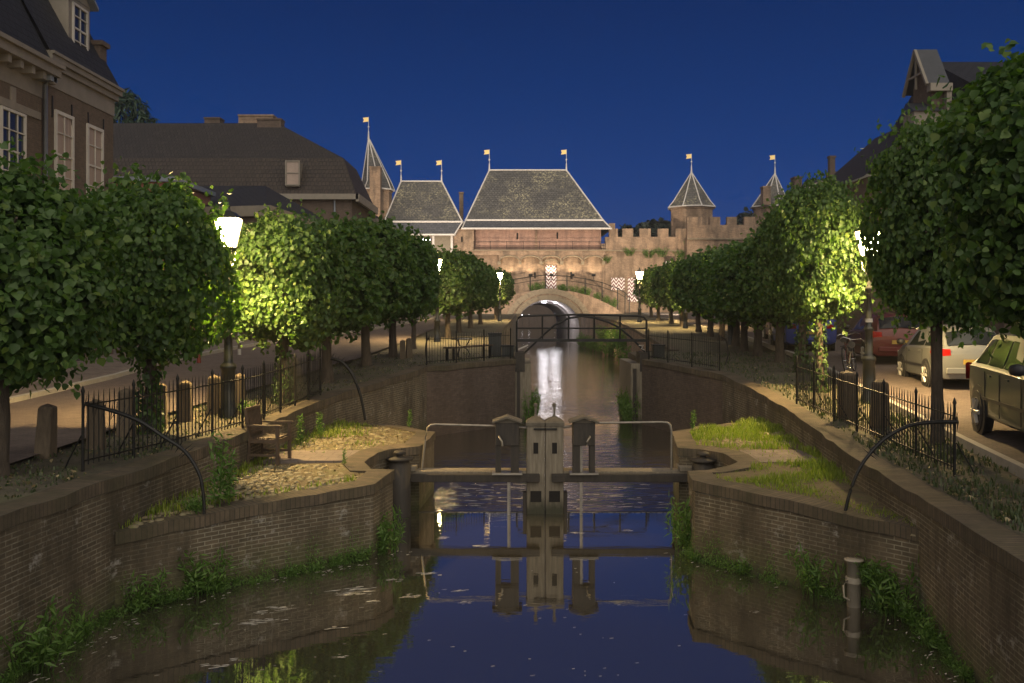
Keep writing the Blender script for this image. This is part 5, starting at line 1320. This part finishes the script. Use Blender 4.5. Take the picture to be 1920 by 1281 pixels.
# ================================================================ BICYCLES
def bicycle(label, loc, rz, m, lean=6):
    t = thing('bicycle', label, 'bicycle', loc, 'bicycles parked beside the trees', rz)
    t.rotation_euler = (R(lean), 0, rz)
    def add(o, p=None): o.parent = p or t; return o
    for x, nm in ((-.52,'rear'),(.54,'front')):
        b = MB(); ring_ = [(x+.33*math.cos(a*math.pi/12), 0, .35+.33*math.sin(a*math.pi/12)) for a in range(25)]
        b.tube(ring_, .018, 5, cap=False); w_ = add(b.build('wheel', M['rubber']))
        s_ = MB()
        for a in range(10): s_.tube([(x,0,.35),(x+.32*math.cos(a*.628),0,.35+.32*math.sin(a*.628))], .003, 3)
        s_.tube([(x,-.04,.35),(x,.04,.35)], .02, 6); add(s_.build('spokes', M['chrome']), w_)
    b = MB()
    for a, c in (((-.52,0,.35),(-.12,0,.30)),((-.12,0,.30),(-.24,0,.82)),((-.12,0,.30),(.36,0,.62)),((-.22,0,.72),(.34,0,.80)),((-.52,0,.35),(-.22,0,.74)),((.36,0,.60),(.33,0,.95)),((.36,0,.64),(.54,0,.35))): b.tube([a,c], .016, 6)
    add(b.build('frame', m))
    add(MB().tube([(.28,-.28,1.00),(.40,-.22,1.04),(.36,0,1.0),(.40,.22,1.04),(.28,.28,1.00)], .013, 6).build('handlebar', M['chrome']))
    add(MB().tube([(-.38,0,.90),(-.28,0,.90),(-.12,0,.88)], [.09,.075,.025], 8).build('saddle', M['blacktrim']))
    f = MB()
    for x in (-.52,.54): f.tube([(x+.37*math.cos(a),0,.35+.37*math.sin(a)) for a in (.3,.9,1.5,2.1,2.7,3.1)], .02, 4)
    add(f.build('mudguard', M['blacktrim']))
    add(MB().sphere((.46,0,.86), .05, 8, 5).build('headlamp', M['chrome']))
    add(MB().box(-.60,-.30,-.06,.06,.72,.735).build('luggage_rack', M['blacktrim']))
    return t
bicycle('bicycle parked just beyond the right fence, left of the nearest right street lamp', (8.25,23.6,rz(23.6)+.09), R(70), M['blacktrim'])
bicycle('dark red bicycle leaning beside the red hatchback behind the right fence', (8.9,25.2,rz(25.2)+.09), R(60), rd, -8)
bicycle('bicycle parked against the brick house front at far left under the tree crown', (-12.7,27.6,lz(27.6)+.14), R(88), M['blacktrim'], 8)

# ================================================================ TREES
LA = make_lime('lime_tree', 16500, .104, 11, 1.45, 4.15, 1.42, tr=.16)
LB = make_lime('lime_tree', 15000, .100, 23, 1.38, 4.15, 1.40, ivy=True, tr=.13)
LC = make_lime('lime_tree', 10500, .118, 37, 1.4, 4.1, 1.28, tr=.13)
RA = make_lime('lime_tree', 20000, .094, 41, 2.05, 5.15, 1.45, tr=.14)
RB = make_lime('lime_tree', 15000, .100, 53, 1.75, 4.9, 1.45, ivy=True, tr=.13)
LF = make_lime('lime_tree', 5200, .17, 61, 1.35, 4.2, 1.22, tr=.14)
fam = {o.name: family(o) for o in (LA,LB,LC,RA,RB,LF)}
used = set()
GL, GR = 'clipped lime trees of the left row', 'clipped lime trees of the right row'
TREES = [
 (LA,-6.35,11.8,lz,(.90,.91),.2,'big dark lime tree at the left edge, its trunk cut by the frame',GL),
 (LB,-6.02,15.9,lz,(.83,.98),1.2,'lime tree left of the nearest left street lamp, its right side glowing yellow-green',GL),
 (LB,-4.75,20.0,lz,(.78,.92),2.9,'brightly lit lime tree just right of the nearest left street lamp',GL),
 (LC,-4.65,24.2,lz,.98,.7,'lime tree at the far end of the left fence',GL),
 (LC,-4.25,28.0,lz,1.0,1.9,'second lime tree beyond the left fence, with a straight reddish trunk',GL),
 (LC,-3.95,31.9,lz,.98,3.1,'third lime tree beyond the left fence, with a crooked trunk',GL),
 (LC,-3.75,36.6,lz,(.72,1.0),4.0,'lime tree beside the pair of short bollards on the left quay',GL),
 (LF,-3.15,47.2,lz,(.9,.98),5.5,'lime tree lit bright green by the second left street lamp',GL),
 (LF,-2.9,52.5,lz,1.0,1.5,'dark lime tree just after the bright green one of the second lamp',GL),
 (LF,-2.55,59,lz,.97,2.5,'lime tree far down the left row, above the garden table',GL),
 (LF,-2.15,65.5,lz,.9,3.5,'lime tree far down the left row, above the tall cabinet',GL),
 (LF,-1.3,77.5,lz,.9,.5,'lime tree lit green by the farthest left street lamp',GL),
 (LF,-1.25,86,lz,1.0,2.2,'last lime tree of the left row, beside the stone arch',GL),
 (RA,6.28,10.2,rz,(1.0,.99),.4,'big dark lime tree crown at the right edge, trunk outside the frame',GR),
 (RA,6.82,15.4,rz,(.66,1.0),1.9,'tall lime tree whose thick trunk stands between the right fence and the silver car',GR),
 (RB,7.18,22.4,rz,(.66,.98),3.3,'lime tree with an ivy trunk, lit green left of the nearest right street lamp',GR),
 (RB,7.85,26.0,rz,(.8,.95),4.6,'lime tree with a grey ivy trunk left of the red hatchback',GR),
 (LC,8.25,29.6,rz,(1.0,.95),5.6,'lime tree just beyond the far end of the right fence, bare straight trunk',GR),
 (LC,8.35,32.6,rz,(1.0,.91),.9,'lime tree with a dark bent trunk beside the pale beige car',GR),
 (LC,8.6,35.6,rz,(1.0,.92),2.0,'lime tree with leafy shoots around its foot, near the short right fence',GR),
 (LF,9.0,38.6,rz,(.95,.93),3.0,'lime tree catching a narrow strip of green lamplight on its left side',GR),
 (LF,9.5,43.5,rz,(.95,.95),4.0,'lime tree directly beyond the green strip of lamplight on the right',GR),
 (LF,9.8,47.5,rz,(1.0,.98),5.0,'second lime tree beyond the green strip of lamplight on the right',GR),
 (LF,10.2,52.5,rz,(1.0,.97),.3,'third lime tree beyond the green strip of lamplight on the right',GR),
 (LF,10.7,60.5,rz,(.9,.97),1.3,'lime tree behind the small peeping lamp of the right row',GR),
 (LF,10.95,66,rz,.97,2.3,'far lime tree of the right row below the small barred window',GR),
 (LF,11.3,74,rz,.96,3.3,'second last lime tree of the right row',GR),
 (LF,11.9,82,rz,.96,4.3,'last lime tree of the right row, beside the zigzag shutter',GR)]
for src, x, y, zf, s, rzz, lab, grp in TREES:
    if src.name in used: o = dup(src, lab, (0,0,0), tree=fam[src.name])
    else: o = src; used.add(src.name)
    o.location = (x,y,zf(y)-.03); sc_ = s if isinstance(s,tuple) else (s,s*(1.0+.03*math.sin(y))); long_ = y > 23 and sc_[0] > .8
    o.rotation_euler = (0,0,(math.pi if int(rzz*10)%2 else 0)+.15*math.sin(rzz*9)) if long_ else (0,0,rzz)
    o.scale = (sc_[0],sc_[0]*(1.32 if long_ else 1),sc_[1]); o['label'] = lab; o['group'] = grp

# pine behind the roofs, far trees behind the wall
def blob_tree(name, label, x, y, z0, ct, r, n, leaf, m, seed, cb, group=None, p=2.0):
    t = thing(name, label, 'tree', (x,y,z0), group)
    MB().tube([(x,y,z0),(x+.1,y,z0+(ct-z0)*.5),(x,y,ct-1)], [.3,.2,.05], 6).build('trunk', M['bark'], t)
    pos, nr = crown_points(n, r, r, (ct-cb)/2, (ct+cb)/2-z0, seed, .7, p)
    leaf_cloud('crown', M[m], pos, nr, leaf, seed, 'lance' if m=='pine' else 'round', parent=t); return t
blob_tree('pine_tree', 'ragged pine tree top showing above the dark roof beside the top left house', X(236,70), 70, 2, 19.5, 2.0, 2600, .55, 'pine', 3, 12)
for i, (px, py, lab) in enumerate(((1176,426,'leftmost dark tree top behind the gaps of the lower battlements'),(1205,421,'dark poplar-like tree top behind the lower battlements'),(1222,416,'rounded dark tree top behind the middle gap of the battlements'),(1245,416,'dark tree top beside the first wall tower'),(1400,400,'dark tree top between the two wall towers'),(1525,350,'broad dark tree crown between the second wall tower and the slim chimney'))):
    Y = 150 if i < 5 else 88
    zt = Z(py,Y); blob_tree('background_tree', lab, X(px,Y), Y, 3, zt, 1.7 if i < 4 else 3, 1000, .7 if i<5 else .4, 'far', 70+i, zt-7, 'trees behind the castle')

# ================================================================ WEEDS, GRASS
def weed_mesh(name, seed, h, r, stems, leaf, m, hang=0):
    rg = np.random.default_rng(seed); P_ = []; Nn = []; b = MB()
    for i in range(stems):
        a = rg.uniform(0,6.28); rr = r*rg.uniform(0,1)**.6; hh = h*rg.uniform(.5,1.05)
        x0, y0 = rr*.45*math.cos(a), rr*.45*math.sin(a); x1, y1 = rr*math.cos(a), rr*math.sin(a)
        b.tube([(x0,y0,-.05),((x0+x1)/2,(y0+y1)/2,hh*.6),(x1,y1,hh)], [.006,.004,.002], 3, cap=False)
        k = int(10*hh/.3)+7
        for j in range(k):
            u = (j+rg.uniform(0,1))/k; u = .12+.88*u; an = j*2.4+rg.uniform(0,1)
            d = Vector((math.cos(an), math.sin(an), 0)); rad = leaf*.35
            P_.append((x0+(x1-x0)*u+d.x*rad, y0+(y1-y0)*u+d.y*rad, hh*u)); Nn.append((d.x*.6,d.y*.6,1))
    t = thing(name, '', 'plant'); o = b.build('stems', m); o.parent = t
    leaf_cloud('foliage', m, np.array(P_), np.array(Nn), leaf, seed, 'lance', parent=t, droop=2.6)
    return t
W1 = weed_mesh('weed', 1, .42, .26, 26, .070, M['weed']); W2_ = weed_mesh('weed', 2, .30, .34, 28, .060, M['weed']); W3 = weed_mesh('weed', 3, .22, .22, 18, .048, M['weed']); W4 = weed_mesh('tall_weed', 4, .95, .13, 5, .11, M['weed'])
wf_ = {o.name: family(o) for o in (W1,W2_,W3,W4)}; wu = set(); rnd = random.Random(8)
def put(src, x, y, z, lab, s=1, grp=None, sz=None):
    if src.name in wu: o = dup(src, lab, (0,0,0), tree=wf_[src.name])
    else: o = src; wu.add(src.name)
    o.location = (x,y,z); o.rotation_euler = (0,0,rnd.uniform(0,6.28)); o.scale = (s,s,(sz or s)); o['label'] = lab
    if grp: o['group'] = grp
def on_path(pts, y):
    for a, b in zip(pts, pts[1:]):
        if min(a[1],b[1]) <= y <= max(a[1],b[1]) and abs(a[1]-b[1])>1e-6:
            u = (y-a[1])/(b[1]-a[1]); return a[0]+(b[0]-a[0])*u
put(W1, -4.05,12.62,.02,'big bright weed on the left platform wall just above the water, below the curved bar',1.35)
put(W1, -4.62,11.98,-.02,'bushy weed in the corner where the left platform meets the high wall',1.15)
put(W1, -1.93,14.75,.0,'bushy weed hanging at the outer corner of the left platform',1.15, sz=1.5)
put(W1, 2.68,14.9,.0,'dark green weed at the outer corner of the right platform',1.1, sz=1.9)
put(W1, 4.68,11.75,.05,'largest weed bush, growing right of the white pipe post',1.35, sz=1.5)
put(W2_, 4.55,11.93,.35,'weed tuft rooted high in the joint above the largest weed bush',1.0)
put(W1, 4.45,12.0,.30,'leafy weed hanging beside the clamp of the white pipe post',.6)
put(W2_, 4.0,12.55,.05,'weed bush on the right platform wall left of the white pipe post',1.3, sz=1.9)
put(W2_, 4.82,11.35,.0,'weed in the corner right of the largest weed bush',1.1)
put(W2_, 4.72,10.6,.0,'weed at the foot of the high right wall',1.0)
put(W2_, -5.0,10.0,.05,'broad weed at the foot of the high left wall, near the photo corner',1.8)
put(W4, -3.98,12.98,1.05,'tall feathery weed growing beside the curved bar on the left platform',1.0)
put(W4, -3.9,13.15,1.06,'shorter feathery weed just behind the tall one on the left platform',.75)
put(W4, -3.75,18.9,1.2,'slim weed by the far end of the left platform against the wall',.5)
put(W4, -4.0,18.1,1.2,'pale slim weed against the wall behind the garden chair',.55)
put(W4, -2.2,20.4,1.2,'little upright weed on the far edge of the left platform',.4)
put(W4, -2.75,15.75,1.17,'small lone weed on the cobbles near the gate recess',.28)
put(W4, 3.75,20.0,1.2,'little upright weed on the far edge of the right platform',.42)
put(W2_, -4.2,12.75,1.05,'low weed clump at the foot of the tall wall on the left platform',.7)
put(W1, -4.6,16.6,1.9,'weed at the base of an ivy trunk behind the left fence',.6)
grpL = 'small weeds along the waterline of the left walls'; grpR = 'small weeds along the waterline of the right walls'
for i in range(26):
    y = 9.6 + 4.9*i/26 + rnd.uniform(-.08,.08); x = le(y)+.05 if y < 11.8 else on_path(LP[:4], min(y,14.4))+.05
    put(rnd.choice([W2_,W3,W3]), x, y, rnd.uniform(-.12,.04), 'small green weed growing along the waterline of the left brick wall', rnd.uniform(.45,.95), grpL)
for i in range(20):
    y = 8.8 + 6.1*i/20 + rnd.uniform(-.08,.08)
    x = re_(y)-.05 if y < 11.5 else on_path(RP[8:], min(max(y,11.6),14.9))-.04
    put(rnd.choice([W2_,W3,W3]), x, y, rnd.uniform(-.14,.02), 'small green weed growing along the waterline of the right brick wall', rnd.uniform(.4,.85), grpR)
gm_ = 'weeds at the timber piers of the far lock mouth'
for x, y in ((.6,30.95),(.62,31.6),(.65,32.3),(3.83,31.0),(3.82,31.7),(3.8,32.4)): put(W1, x, y, .0, 'weed growing out of the timber pier at the far lock mouth', 1.2, gm_, sz=2.4)
gb_ = 'weeds on the far sloping canal wall'
for i in range(12):
    y = 60+i*3.1; put(W1, rex(y)-.2, y, rnd.choice([0,0,1.0]), 'weed bush on the far canal wall right of the stone arch', rnd.uniform(2,3.6), gb_)
gt_ = 'weeds on the crown of the stone bridge'
for px in (1000,1013,1052,1060,1076,1090,1100,1120,1135,1150): x = X(px,BY); put(W1, x, BY+.3, topz(x)-.1, 'weed clump growing on the crown of the humped stone bridge', rnd.uniform(1.6,2.6), gt_)
gc_ = 'plants rooted in the city wall'
for px, py in ((1180,472),(1240,474),(1215,476),(1290,455),(1276,478),(1136,486)): x = X(px,GY); put(W2_, x, GY-.3, Z(py+6,GY), 'plant rooted in the top of the lower city wall', rnd.uniform(1.8,3), gc_)

def blades(name, pts, h, m, seed, wdt=.008):
    "grass: pts list of (x,y,z,scale)"
    rg = np.random.default_rng(seed); p = np.array(pts); n = len(p)
    a = rg.uniform(0,6.28,n); hh = h*p[:,3]*rg.uniform(.5,1.2,n); ln = rg.uniform(.1,.6,n)*hh; b = a+rg.uniform(-.6,.6,n)+1.57
    dx, dy = np.cos(a)*ln, np.sin(a)*ln; wx, wy = np.cos(b)*wdt, np.sin(b)*wdt
    V = np.zeros((n,5,3)); z0 = p[:,2]
    V[:,0] = np.stack([p[:,0]-wx,p[:,1]-wy,z0],1); V[:,1] = np.stack([p[:,0]+wx,p[:,1]+wy,z0],1)
    V[:,2] = np.stack([p[:,0]+dx*.35+wx*.8,p[:,1]+dy*.35+wy*.8,z0+hh*.6],1); V[:,3] = np.stack([p[:,0]+dx*.35-wx*.8,p[:,1]+dy*.35-wy*.8,z0+hh*.6],1)
    V[:,4] = np.stack([p[:,0]+dx,p[:,1]+dy,z0+hh],1)
    me = bpy.data.meshes.new(name); F = []
    idx = np.arange(n)*5
    F = np.concatenate([np.stack([idx,idx+1,idx+2,idx+3],1)]).tolist() + np.stack([idx+3,idx+2,idx+4],1).tolist()
    me.from_pydata(V.reshape(-1,3).tolist(), [], F); me.materials.append(m); me.update()
    o = bpy.data.objects.new(name, me); C.objects.link(o); return o
def scatter(poly, n, seed, dens, zf):
    rnd = random.Random(seed); xs = [p[0] for p in poly]; ys = [p[1] for p in poly]; out = []
    for _ in range(n):
        x = rnd.uniform(min(xs),max(xs)); y = rnd.uniform(min(ys),max(ys))
        if not inpoly(x,y,poly): continue
        d = dens(x,y)
        if rnd.random() < d: out.append((x,y,zf(y)-.02,.5+d*.7))
    return out
from mathutils import noise as mn
nz = lambda x, y, s=1: .5+.5*mn.noise(Vector((x*s,y*s,3.3)))
def dR(x, y):
    if 16.0 < y < 17.5 and x < 5.2: return .02
    d = max(0, nz(x,y,1.1)*1.9-.55)
    if y > 17.5: d *= .4+.9*min(1,max(0,(y-18.3)/2.2))
    else: d *= 1.15 if y > 14.2 else .55
    return min(1,d)
def dL(x, y):
    e = 0
    if y < 15.3:
        f = -3.6+(y-13.15)*1.16; e = max(0, 1-abs(x-(f-.45))/.35)*.55
    wl = max(0, 1-(x-le(y))/.45)*.5 if y < 19 else max(0,1-(x+3.8)/1.0)*.5
    return min(1, (e+wl)*nz(x,y,2)*1.7 + max(0,nz(x,y,1.5)-.66)*.8)
tag(blades('grass', scatter(RTOP, 52000, 5, dR, pz), .16, M['grass'], 5), 'bright lamp-lit grass growing over the right lock platform', 'grass', kind='stuff')
tag(blades('grass', scatter(LTOP, 30000, 6, dL, pz), .15, M['grass'], 6), 'thin grass fringing the cobbles of the left lock platform', 'grass', kind='stuff')
def bank(side, n, seed):
    rnd = random.Random(seed); out = []
    for _ in range(n):
        y = 8+rnd.random()**1.6*26
        if side < 0: x = rnd.uniform(LS(y)-.05, lex(y)-.35); z = lz(y)
        else: x = rnd.uniform(rex(y)+.36, RS(y)-.15); z = rz(y)
        d = nz(x,y,.9)*1.6-.35
        if rnd.random() < d: out.append((x,y,z,.6+rnd.random()*.8*max(d,.2)))
    return out
bl_ = bank(-1,8000,3); br_ = bank(1,11000,4)
tag(blades('ground_cover', bl_, .06, M['groundcover'], 7, .012), 'thin weeds and leaf litter on the soil under the left row of trees', 'ground cover', kind='stuff')
tag(blades('ground_cover', br_, .10, M['groundcover'], 8, .012), 'weeds and grass on the soil behind the right quay wall', 'ground cover', kind='stuff')
def litter(name, pts, size, m, seed, lab):
    rg = np.random.default_rng(seed); p = np.array([q[:3] for q in pts]); p[:,2] += .02
    o = leaf_cloud(name, m, p, np.tile([0,0,2.2],(len(p),1)), size, seed, 'heart'); tag(o, lab, 'leaf litter', kind='stuff')
M['dry'] = leafmat('dry_leaves', [(0,(.10,.07,.03)),(.6,(.20,.15,.07)),(1,(.34,.28,.16))], .1)
litter('fallen_leaves', scatter(LTOP, 2600, 9, lambda x,y: .9 if (y<16 or y>17.5) else .15, pz), .036, M['dry'], 9, 'dry fallen leaves and petals scattered over the left platform')
litter('fallen_leaves', scatter(RTOP, 1800, 10, lambda x,y: .6, pz), .036, M['dry'], 10, 'dry fallen leaves scattered between the grass of the right platform')
litter('fallen_leaves', [q for q in bl_+br_ if (int(q[0]*1000)%4)==0], .045, M['dry'], 11, 'dry fallen leaves lying on the soil of both quays')

# foam flecks drifting on the water
rnd = random.Random(77); b = MB()
def fleck(cx, cy, L, w_, an):
    n = 9; v = []
    for i in range(n):
        a = 2*math.pi*i/n; q = rnd.uniform(.55,1.1); x = math.cos(a)*L*q; y = math.sin(a)*w_*q
        v.append((cx+x*math.cos(an)-y*math.sin(an), cy+x*math.sin(an)+y*math.cos(an), .004))
    b.add(v, [tuple(range(n))])
def Wp(px, py): Y = CAMH*1800/(py-578); return X(px,Y), Y
for px, py, L in ((660,1110,.14),(680,1104,.10),(640,1114,.07),(520,1140,.09),(480,1166,.08),(500,1163,.07),(625,1178,.06),(770,1118,.07),(800,1075,.09),(740,1088,.06),(705,1128,.05),(640,1232,.04),(470,1170,.05),(490,1150,.05),(830,1008,.06),(900,1024,.08),(1082,1000,.05),(1180,995,.05),(1262,990,.04),(1415,1148,.03),(415,1248,.06),(440,1237,.04),(870,1130,.05),(410,1170,.03),(860,1108,.05)):
    x, y = Wp(px,py)
    for k in range(9):
        fleck(x+rnd.gauss(0,L*1.1), y+rnd.gauss(0,L*.6), L*rnd.uniform(.35,1.5), L*rnd.uniform(.05,.15), rnd.uniform(.1,.45))
for i in range(70):
    x, y = Wp(rnd.uniform(60,1300), rnd.uniform(1030,1270)); 
    if x > le(y)+.4: fleck(x,y,rnd.uniform(.01,.035),rnd.uniform(.003,.007),rnd.uniform(.15,.4))
for i in range(46):
    u = i/46; x = -1.45+4.55*u
    if .1 < x < 1.1: continue
    fleck(x, 17.58+rnd.uniform(-.01,.02), rnd.uniform(.03,.09), rnd.uniform(.006,.02), rnd.uniform(-.05,.05))
for i in range(120):
    x = rnd.uniform(-1.3,3.0); y = rnd.uniform(17.9,20.5); fleck(x,y,rnd.uniform(.03,.22),rnd.uniform(.005,.018),rnd.uniform(-.2,.35))
for i in range(170):
    y = rnd.uniform(9.0,15.0); L_ = rnd.random() < .6
    x = (le(y)+rnd.uniform(.08,.5) if y < 11.8 else on_path(LP[:4], min(y,14.4))+rnd.uniform(.06,.6)) if L_ else ((re_(y)-rnd.uniform(.08,.4)) if y < 11.5 else on_path(RP[8:], min(max(y,11.6),14.9))-rnd.uniform(.05,.4))
    fleck(x,y,rnd.uniform(.01,.05),rnd.uniform(.004,.012),rnd.uniform(.3,1.1))
tag(b.build('water_foam', M['foam']), 'pale foam flecks and floating seeds drifting on the canal by the gate', 'foam', kind='stuff')

# fine moss and seedlings growing out of the joints just above the water
def joint_moss(name, pts, n, seed, lab, hmax=.55):
    rg = np.random.default_rng(seed); P_ = []; Nn = []
    seg = [(Vector(a[:2]), Vector(b[:2])) for a, b in zip(pts, pts[1:])]; L = [(b-a).length for a, b in seg]; T = sum(L)
    for _ in range(n):
        s = rg.uniform(0,T); i = 0
        while s > L[i] and i < len(L)-1: s -= L[i]; i += 1
        a, b = seg[i]; p = a.lerp(b, s/L[i]); d = (b-a).normalized(); nn = Vector((d.y,-d.x))
        k = nz(p.x*3, p.y*3, 1.3); k = max(0,(k-.42)*3.2); z = rg.exponential(.16)*(0.15+.8*k)
        if z > hmax or rg.random() > k: continue
        o_ = rg.uniform(.0,.05)*(1.6-z)
        P_.append((p.x+nn.x*o_, p.y+nn.y*o_, z)); Nn.append((nn.x,nn.y,.7))
    o = leaf_cloud(name, M['weed'], np.array(P_), np.array(Nn), .032, seed, 'lance'); tag(o, lab, 'moss', kind='stuff')
LWp = [(-5.25,8.0),(-5.12,9.6),(-4.88,11.8)]; RWp = [(4.9,11.56),(4.63,9.6),(4.4,7.6)]
joint_moss('moss', LWp+LP[1:4], 17000, 21, 'fine moss and seedlings along the waterline of the left brick walls')
joint_moss('moss', [(p[0],p[1]) for p in RP[8:]]+RWp[1:], 17000, 22, 'fine moss and seedlings along the waterline of the right brick walls')

# ================================================================ ADDED HAZE FOR LENS GLARE
hz = bpy.data.materials.new('glare_scatter'); hz.use_nodes = True; t_ = hz.node_tree; t_.nodes.clear()
o_ = t_.nodes.new('ShaderNodeOutputMaterial'); v_ = t_.nodes.new('ShaderNodeVolumePrincipled')
v_.inputs['Color'].default_value = (.9,.9,.9,1); v_.inputs['Density'].default_value = .0007; v_.inputs['Anisotropy'].default_value = .3  # scatter box added to imitate lens glare and lift the dark tones
t_.links.new(v_.outputs[0], o_.inputs['Volume'])
h_ = MB().box(-85, 85, -40, 230, -2.2, 26).build('glare_haze', hz); h_['kind'] = 'stuff'; h_['label'] = 'thin scatter volume added for glare round the street lamps and milky shadows'; h_['category'] = 'glare_haze'
